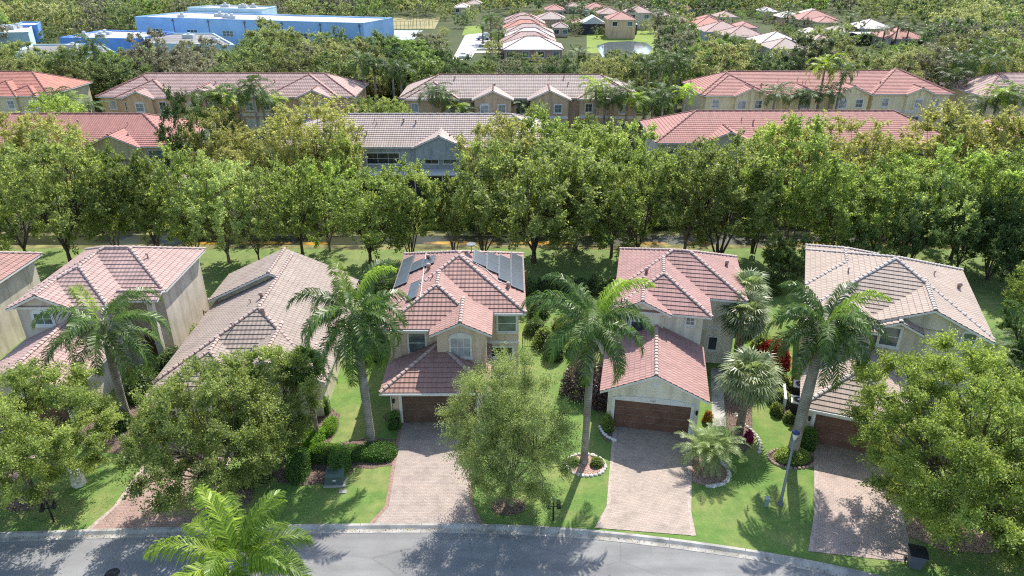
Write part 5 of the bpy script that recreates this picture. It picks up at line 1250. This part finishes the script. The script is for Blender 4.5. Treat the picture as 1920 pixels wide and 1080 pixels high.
bed(6.2, 37.0, .55, 1.1, 8); bed(-12.6, 37.2, 1.3, 2.4, 9); bed(-24.6, 37.4, 3.6, 2.6, 10); bed(-11.9, 33.0, 2.4, 1.1, 11); bed(-27.6, 30.8, 1.3, 1.0, 12); bed(-16.2, 31.0, 1.4, 1.0, 13); bed(24.2, 28.4, 3.0, 1.6, 14, 'mulch'); bed(-.2, 30.2, 1.0, .7, 15)
# clipped hedge round the palm and behind the transformer
for i, (lx, ly, rx, ry, hh, lf, lab) in enumerate([(-8.25, 34.7, 1.15, .85, .55, 'hedge', 'low clipped hedge mound right of the full crowned palm'), (-9.75, 34.5, .95, .6, .7, 'hedge', 'low clipped hedge mound left of the full crowned palm trunk'),
        (-10.3, 33.2, .6, 1.1, 1.35, 'hedge', 'tall clipped hedge right of the green transformer box'), (-11.35, 34.2, 1.3, .5, 1.15, 'lime', 'clipped hedge behind the green transformer box'), (-12.7, 33.0, .65, 1.15, 1.45, 'hedge', 'tall clipped hedge left of the green transformer box'),
        (-12.6, 36.1, .65, .9, .6, 'lime', 'lime green hedge mound on the bark strip by the tan roofed house'), (-11.9, 37.3, .5, .9, .55, 'lime', 'lime green hedge mound nearer the tan roofed house corner')]):
    shrub(lab, lx, ly, rx, ry, hh, lf, int(2600 * max(1, rx * ry * 2)), .085, 0, 'clipped_hedge', 'hedge', 'clipped hedges by the transformer', boxy=.35)
shrub('small clipped box bush beside the dark garage door', *g(740, 800), .42, .4, 1.0, 'hedge', 2200, .07, name='clipped_bush', boxy=.6)
shrub('leafy bush at the left corner of the gabled garage', *g(1140, 806), .4, .4, 1.1, 'oakdk', 1500, .1)
shrub('tall clipped bush at the left side of the right garage door', *g(1512, 838), .48, .45, 1.5, 'hedge', 3200, .07, name='clipped_bush', boxy=.5)
shrub('clipped column bush at the corner of the tan roofed house', -12.6, 39.0, .35, .35, 1.3, 'hedge', 1800, .07, name='clipped_bush', boxy=.5)
shrub('bright green round bush in the edged bed under the stout palm', 17.15, 34.35, 1.15, .75, .75, 'bright', 4200, .13, name='round_shrub')
shrub('left little green shrub in the stone ringed bed', 3.75, 33.9, .38, .34, .42, 'oakdk', 900, .08, group='shrubs in the stone ringed bed')
shrub('right little green shrub in the stone ringed bed', 5.15, 33.75, .42, .36, .5, 'oakdk', 1000, .08, group='shrubs in the stone ringed bed')
shrub('tall purple leaved shrub between the middle houses', 4.9, 41.3, 1.6, 1.1, 2.9, 'purple', 5200, .17, shell=False, solid=False)
shrub('second purple leaved shrub beside the gabled garage wall', 6.1, 39.9, .9, .8, 2.2, 'purple', 2200, .16, shell=False, solid=False)
shrub('red flowering bush behind the two air conditioners', 18.6, 43.2, 1.3, .9, 2.7, 'red', 3200, .26, shell=True, solid=False, z=.9)
shrub('green leafy bush under the red flowering bush', 18.7, 42.0, 1.2, .8, 1.5, 'bright', 2200, .24, shell=False, solid=False)
shrub('low green bush behind the air conditioner row', 18.4, 40.2, .8, .7, 1.1, 'feath', 1800, .13)
shrub('magenta leaved plant beside the fan palm bed', *g(1403, 826), .32, .32, .75, 'magenta', 700, .14, solid=False, shell=False)
shrub('orange croton at the right corner of the gabled garage', *g(1326, 790), .35, .3, .9, 'croton', 800, .13, solid=False, shell=False)
shrub('small shrub left of the low white wall', *g(1455, 775), .4, .6, .8, 'oakdk', 900, .12)
shrub('small shrub in front of the air conditioners', *g(1478, 790), .35, .3, .7, 'oakdk', 800, .11)
rr = random.Random(9)
for i, (px, py, rx, ry, h_, lf, lab) in enumerate([(265, 740, 1.5, 1.2, 1.7, 'darkg', 'dark bush at the foot of the tall palm, left side'), (330, 690, 1.4, 1.1, 1.9, 'darkg', 'dark bush against the tan roof eave'), (305, 650, 1.3, 1.0, 1.6, 'oakdk', 'broad leaved bush below the porch column'),
        (290, 800, 1.4, 1.0, 1.2, 'oakdk', 'green bush behind the street lawn palm'), (215, 800, 1.2, .9, 1.2, 'darkg', 'dark bush left of the tall palm trunk'), (170, 770, 1.1, .8, 1.3, 'oakdk', 'green bush beside the mauve garage corner'),
        (540, 830, 1.1, .9, 1.1, 'live', 'green bush behind the broad street tree'), (480, 900, 1.0, .8, 1.0, 'live', 'green bush on the kerb side of the broad street tree'), (350, 760, 1.2, 1.0, 1.6, 'darkg', 'dark bush by the tan roofed garage'),
        (1890, 720, 1.6, 1.4, 2.0, 'darkg', 'dark bush at the right edge below the feathery palm'), (1840, 670, 1.3, 1.1, 1.5, 'oakdk', 'bush beside the right wing of the angled house'), (1900, 690, 1.4, 1.2, 2.2, 'oakdk', 'tall bush beyond the right wing')]):
    x, y = g(px, py); shrub(lab, x, y, rx, ry, h_, lf, 2600, .17, rr.uniform(0, 3), shell=False, seed=300 + i)
# hedge line behind the back gardens, and shrubs in the gardens between the houses
hx = []
for (a, b_) in ((-38.5, -35.5), (-25.0, -23.2), (-11.6, -9.2), (1.6, 9.2), (18.8, 24.5)):
    x = a
    while x < b_: hx.append(x); x += 1.5
for i, x in enumerate(hx):
    shrub('dark bush, %s from left in the hedge line behind the gardens' % ordw(i + 1), x, 57.2 + rr.uniform(-.3, .3), 1.0, .8, 1.5 + rr.uniform(0, .5), 'darkg', 1300, .17, rr.uniform(0, 3), 'hedge_bush', 'hedge', 'hedge behind the back gardens', seed=400 + i % 5)
gard = [(1.9, 50, 'darkg'), (2.6, 48, 'oakdk'), (3.9, 49.2, 'olive'), (5.4, 50.3, 'darkg'), (6.6, 48.2, 'oakdk'), (3.2, 46.2, 'darkg'), (5.0, 46.8, 'oakdk'), (2.3, 52.8, 'darkg'), (5.8, 53.0, 'darkg'), (19.6, 47.5, 'oakdk'), (18.9, 49.8, 'darkg'), (20.2, 51.5, 'darkg'), (-24.3, 51, 'darkg'), (-24.5, 48.6, 'oakdk'), (-10.8, 46, 'oakdk'), (-10.9, 49, 'darkg')]
for i, (x, y, lf) in enumerate(gard):
    shrub('garden bush between the houses, %s counted from the left' % ordw(sorted(gard).index((x, y, lf)) + 1), x, y, 1.0, .9, 1.2 + (i % 3) * .4, lf, 1500, .16, i, 'garden_shrub', 'shrub', 'bushes in the gardens between the houses', shell=False, seed=500 + i % 4)
# brushy undergrowth on the far canal bank and below the terraces
for i in range(62):
    x = -58 + i * 1.9 + rr.uniform(-.6, .6); y = 73.3 + rr.uniform(-.7, 1.4)
    shrub('scrubby bush, %s from left on the far bank of the canal' % ordw(i + 1), x, y, 1.4, 1.1, rr.uniform(1.3, 2.6), rr.choice(('darkg', 'oakdk', 'olive', 'brown', 'feath')), 700, .26, rr.uniform(0, 3), 'bank_shrub', 'shrub', 'scrub on the far bank of the canal', shell=False, solid=False, seed=600 + i % 5)

# ------------------------------------------------------------------ street and garden objects
def ring(label, cx, cy, rx, ry, n, mat='stone', a0=0, a1=360, name='stone_edging', s_=.15, jit=.03):
    rt = thing(name, label, 'garden edging', (cx, cy, 0)); b = MB(); rr = random.Random(n)
    for k in range(n):
        t = R_(a0 + (a1 - a0) * k / n); x, y = rx * math.cos(t) + rr.uniform(-jit, jit), ry * math.sin(t) + rr.uniform(-jit, jit); q = s_ * rr.uniform(.8, 1.15)
        b.lathe((x, y, -.03), [(q * .9, 0), (q, .06), (q * .8, .12), (q * .35, .15)], 7)
    b.build('edging_stones', M[mat], rt)
ring('ring of pale stones round the palm bed between the middle driveways', 4.45, 33.7, 1.2, 1.0, 28)
ring('curved pale stone edge of the bark bed by the sandy driveway', 11.6, 33.2, 1.4, 1.38, 22, a0=-100, a1=55)
ring('brown brick ring of the bed below the stout palm', 17.2, 34.3, 1.42, .92, 34, 'brickedge', s_=.12, jit=.01)
ring('short curve of white stones left of the sandy driveway', 6.9, 37.6, 1.15, 1.6, 9, 'trim', 185, 262, s_=.13)
rt = thing('stone_edging', 'line of pale stones along the fan palm bed', 'garden edging', (15.4, 36.5, 0)); b = MB()
for k in range(15): b.lathe((.35 * math.sin(k * .35), -1.6 + k * .28, 0), [(.12, -.02), (.13, .06), (.05, .13)], 7)
b.build('edging_stones', M['stone'], rt)
# street lamp
x, y = g(1463, 945); rt = thing('street_lamp', 'grey street lamp post with blue banded lantern in front of the stout palm', 'street lamp', (x, y, 0))
b = MB(); b.tube([(0, 0, -.2), (0, 0, .5), (0, 0, 4.6)], [.10, .085, .05], 12); b.build('pole', plain('lamp_pole_grey', (.24, .25, .26), .5, .08), rt, smooth=True)
b = MB(); b.lathe((0, 0, 0), [(.17, 0), (.17, .06), (.11, .1), (.1, .3)], 14); b.build('base_plate', M['panelframe'], rt)
b = MB(); b.lathe((0, 0, 4.5), [(.05, 0), (.08, .05), (.16, .36), (.17, .44)], 12); hd = b.build('lantern', M['trim'], rt, smooth=True)
b = MB(); b.lathe((0, 0, 4.94), [(.19, 0), (.21, .04), (.19, .12), (.05, .18)], 14); b.build('lantern_cap', plain('lamp_blue_cap', (.03, .05, .13), .35, .05), hd)
b = MB(); b.tube([(-.16, -.03, 4.55), (0, 0, 4.72), (.16, -.03, 4.55)], .02, 5); b.build('bracket', M['panelframe'], rt)
# twin mailboxes
def mailbox(label, x, y, rz):
    rt = thing('mailbox', label, 'mailbox', (x, y, 0), rz); b = MB(); b.tube([(0, 0, -.1), (0, 0, 1.45)], .05, 10); b.lathe((0, 0, 1.43), [(.05, 0), (.07, .03), (.02, .12)], 8); b.tube([(-.42, 0, .98), (.42, 0, .98)], .03, 6); b.build('post', M['black'], rt)
    for s_ in (-1, 1):
        b = MB(); prof = [(-.1, 0), (-.1, .12)] + [(-.1 * math.cos(math.pi * k / 6), .12 + .1 * math.sin(math.pi * k / 6)) for k in range(1, 6)] + [(.1, .12), (.1, 0)]; cx = .28 * s_
        for yy, fl in ((-.26, 0), (.26, 1)): b.face([(cx + p[0], yy, 1.01 + p[1]) for p in (prof if fl else prof[::-1])])
        for k in range(len(prof)): a, c = prof[k], prof[(k + 1) % len(prof)]; b.face([(cx + a[0], -.26, 1.01 + a[1]), (cx + c[0], -.26, 1.01 + c[1]), (cx + c[0], .26, 1.01 + c[1]), (cx + a[0], .26, 1.01 + a[1])])
        bo = b.build('letter_box', M['black'], rt); f = MB(); f.box(cx + .104, cx + .112, .0, .04, 1.1, 1.32); f.box(cx + .104, cx + .112, .0, .12, 1.26, 1.34); f.build('flag', M['panelframe'], bo)
mailbox('black twin mailbox post on the lawn between the two middle driveways', *g(1037, 975), .05)
mailbox('black twin mailbox post on the left lawn near the kerb', *g(101, 978), .4)
# wheelie bin
x, y = g(1712, 1062); rt = thing('wheelie_bin', 'grey wheelie bin with black lid at the foot of the right driveway', 'bin', (x, y, .03), R_(-18))
b = MB(); lo = [(-.26, -.28, .08), (.26, -.28, .08), (.26, .26, .08), (-.26, .26, .08)]; hi = [(-.36, -.4, 1.0), (.36, -.4, 1.0), (.36, .38, 1.0), (-.36, .38, 1.0)]
b.face(lo[::-1]); b.face(hi)
for i in range(4): b.face([lo[i], lo[(i + 1) % 4], hi[(i + 1) % 4], hi[i]])
b.box(-.4, .4, -.44, -.38, .9, 1.0); b.build('bin_body', plain('bin_grey_plastic', (.10, .11, .13), .55, .08), rt)
b = MB(); n = 6
for k in range(n):
    y0, y1 = -.46 + .9 * k / n, -.46 + .9 * (k + 1) / n; z = lambda q: 1.02 + .09 * math.sin(math.pi * (q + .46) / .9)
    b.face([(-.41, y0, z(y0)), (.41, y0, z(y0)), (.41, y1, z(y1)), (-.41, y1, z(y1))])
for s_ in (-1, 1): b.face([(s_ * .41, -.46 + .9 * k / n, 1.02 + .09 * math.sin(math.pi * k / n)) for k in range(n + 1)][::s_])
b.build('lid', plain('bin_black_lid', (.015, .017, .022), .4, .05), rt)
for s_ in (-1, 1): b = MB(); b.tube([(s_ * .3, .3, .13), (s_ * .38, .3, .13)], .13, 14); b.build('wheel', M['black'], rt)
b = MB(); b.tube([(-.3, .46, 1.0), (.3, .46, 1.0)], .025, 6); b.build('handle', M['panelframe'], rt)
# transformer
x, y = g(630, 902); rt = thing('transformer_box', 'green metal transformer box on a pad inside the clipped hedge', 'transformer', (x, y, 0), R_(2))
b = MB(); b.box(-.62, .62, -.55, .55, 0, .07); b.build('concrete_pad', M['concrete'], rt)
gm = plain('transformer_green_paint', (.075, .115, .10), .45, .08); b = MB()
pr = [(-.42, .07), (-.42, .62), (-.30, .78), (.42, .82), (.42, .07)]
for s_ in (-1, 1): b.face([(s_ * .5, p[0], p[1]) for p in (pr if s_ < 0 else pr[::-1])])
for k in range(len(pr)): a, c = pr[k], pr[(k + 1) % len(pr)]; b.face([(-.5, a[0], a[1]), (-.5, c[0], c[1]), (.5, c[0], c[1]), (.5, a[0], a[1])][::-1])
b.build('cabinet', gm, rt)
b = MB(); b.box(-.006, .006, -.435, -.421, .1, .6); b.box(-.5, .5, -.43, -.421, .6, .612); b.build('door_seam', M['bronze'], rt)
b = MB(); b.box(-.08, .1, -.437, -.426, .36, .44); b.build('sticker', M['trim'], rt)
b = MB(); b.tube([(.05, -.45, .3), (.05, -.42, .3)], .04, 8); b.build('padlock', M['panelframe'], rt)
x, y = g(643, 922); b = MB(); b.box(-.22, .22, -.14, .14, 0, .03); o = b.build('meter_lid', M['concrete'], None); o.location = (x, y, .01); tag(o, 'small rectangular utility lid in the lawn below the transformer', 'utility lid')
x, y = g(1436, 948); rt = thing('cable_pedestal', 'small grey green cable pedestal on the lawn left of the street lamp', 'utility box', (x, y, 0))
b = MB(); b.box(-.11, .11, -.09, .09, 0, .52); b.build('cover', plain('pedestal_green', (.25, .32, .27), .5, .08), rt); b = MB(); b.box(-.13, .13, -.11, .11, .52, .6); b.build('cap', plain('pedestal_cap', (.36, .42, .38), .5, .08), rt)
# garden ornament
x, y = g(149, 908); rt = thing('garden_ornament', 'white stone garden well ornament on the left lawn', 'ornament', (x, y, 0))
b = MB(); b.lathe((0, 0, 0), [(.36, -.02), (.40, .08), (.37, .3), (.33, .62), (.28, .86), (.30, .92), (.30, .98), (.22, 1.0), (.2, .9)], 18); b.build('body', M['stone'], rt, smooth=True)
b = MB(); b.tube([(-.28, 0, .95), (-.34, 0, 1.2), (-.22, 0, 1.35)], [.06, .05, .05], 8); b.lathe((.12, .05, 1.0), [(.1, 0), (.14, .07), (.07, .16)], 8); b.build('finial', M['trim'], rt)
# air conditioners
for i, (px, py, lab) in enumerate(((1488, 742, 'white topped air conditioner, the rear one beside the right garage'), (1484, 772, 'white topped air conditioner, the front one beside the right garage'))):
    x, y = g(px, py); rt = thing('air_conditioner', lab, 'air conditioner', (x + .35, y, 0), R_(-21), 'air conditioners beside the right garage')
    b = MB(); b.box(-.45, .45, -.42, .42, .05, .9); b.build('cabinet', M['bronze'], rt)
    b = MB(); b.box(-.5, .5, -.47, .47, .9, .97); tp = b.build('top_cover', M['trim'], rt)
    b = MB(); b.lathe((0, 0, .972), [(.36, 0), (.36, .02), (.3, .03)], 20); b.build('fan_grille', M['black'], tp); b = MB(); b.lathe((0, 0, 1.005), [(.12, 0), (.1, .03)], 14); b.build('fan_hub', M['trim'], tp)
x, y = g(1466, 762); b = MB(); b.box(-.08, .08, -.95, .95, 0, 1.05); o = b.build('screen_wall', M['trim']); o.location = (x + .15, y + .3, 0); o.rotation_euler = (0, 0, R_(-16)); tag(o, 'low white screen wall left of the air conditioners', 'wall')
x, y = g(1497, 812); b = MB(); b.box(-.22, .22, -.25, .25, 0, .95); b.box(-.25, .25, -.28, .28, .95, 1.03); o = b.build('garbage_bin', plain('bin_teal_green', (.03, .12, .10), .5, .05)); o.location = (x + .3, y, 0); tag(o, 'teal green bin between the stout palm and the right garage', 'bin')
# manhole
x, y = g(210, 1076, -.1); b = MB(); b.lathe((0, 0, 0), [(.36, -.02), (.36, .012), (.31, .014), (.31, .006), (.03, .006)], 26); o = b.build('manhole_cover', plain('manhole_iron', (.035, .035, .037), .55, .2, 9.0)); o.location = (x, y, -.1); tag(o, 'round dark iron manhole cover in the road at lower left', 'manhole cover')
# fences
def railfence(label, p0, p1, hgt=1.35, sp=.13, mat='black', name='railing_fence', post=2.2):
    p0, p1 = Vector((p0[0], p0[1], 0)), Vector((p1[0], p1[1], 0)); rt = thing(name, label, 'fence', p0); d = p1 - p0; Ln = d.length; u = d / Ln
    b = MB()
    for z in (.15, hgt - .12, hgt): b.tube([(0, 0, z), tuple(d + Vector((0, 0, z)))], .022, 4)
    k = 0
    while k * sp < Ln: q = u * (k * sp); b.tube([tuple(q + Vector((0, 0, .08))), tuple(q + Vector((0, 0, hgt)))], .011, 4, False); k += 1
    b.build('rail_panel', M[mat], rt); n = max(1, int(Ln / post))
    for k in range(n + 1): q = d * (k / n); b = MB(); b.tube([tuple(q), tuple(q + Vector((0, 0, hgt + .1)))], .035, 6); b.build('post', M[mat], rt)
railfence('dark metal railing between the peach house and the gabled garage', g(980, 652), g(1125, 664))
railfence('dark railing at the back of the garden between the middle houses', (1.2, 54.6), (9.0, 54.6), 1.5, .16)
railfence('dark railing between the mauve roofed and tan roofed houses', (-25.3, 51.0), (-23.2, 51.2), 1.4)
rt = thing('board_fence', 'weathered pale board fence behind the taupe house', 'fence', (-25.4, 52.6, 0)); d_ = Vector((1.3, 4.2, 0))
b = MB()
for k in range(24):
    q = d_ * (k / 24); b.box(q.x - .02, q.x + .02, q.y - .085, q.y + .085, 0, 1.75 + .02 * (k % 3))
b.build('boards', M['st_buff'], rt)
for k in range(3): q = d_ * (k / 2.0); b = MB(); b.box(q.x - .08, q.x - .021, q.y - .06, q.y + .06, 0, 1.8); b.build('post', M['stone'], rt)
# ------------------------------------------------------------------ litter: fallen leaves on lawn, drive and road
rng = np.random.default_rng(77)
def litter(name, label, cx, cy, sx, sy, n, z, mat, ls=.07):
    C = np.stack([rng.normal(cx, sx, n), rng.normal(cy, sy, n), np.full(n, z)], axis=1); q = leaf_quads(rng, C, ls, None, 8.0, .6)
    me = quads_mesh(name, q, rng.random(n)); me.materials.append(M[mat] if mat in M else L[mat]); o = link(name, me); tag(o, label, 'fallen leaves', kind='stuff')
M['litter'] = plain("dry_leaf_litter", (.30, .21, .10), .9, .5, 3.0, (.42, .32, .16))
litter('leaf_litter', 'dry leaves under the left edge street tree', -27, 29.8, 2.4, 1.0, 1500, .03, 'litter')
litter('leaf_litter', 'dry leaves under the broad street tree', -16.5, 30.0, 3.0, 1.3, 2000, .05, 'litter')
litter('leaf_litter', 'dry leaves under the feathery tree', -.4, 30.2, 1.8, .9, 900, .03, 'litter')
litter('leaf_litter', 'dry leaves under the large right street tree', 24.5, 27.0, 2.6, 1.5, 2600, .05, 'litter')
sh_ = []
for i in range(len(kk)):
    if -45 < kk[i].x < 32: sh_.append((kk[i] + nrm[i] * .33))
C = np.array([[p.x, p.y, -.06] for p in sh_]); k_ = rng.integers(0, len(C), 1400); C = C[k_] + rng.normal(size=(1400, 3)) * [.55, .07, .004]
me = quads_mesh('gutter_litter', leaf_quads(rng, C, .07, None, 8.0, .6), rng.random(1400)); me.materials.append(M['litter']); tag(link('gutter_litter', me), 'scattered dry leaves along the kerb gutter', 'fallen leaves', kind='stuff')
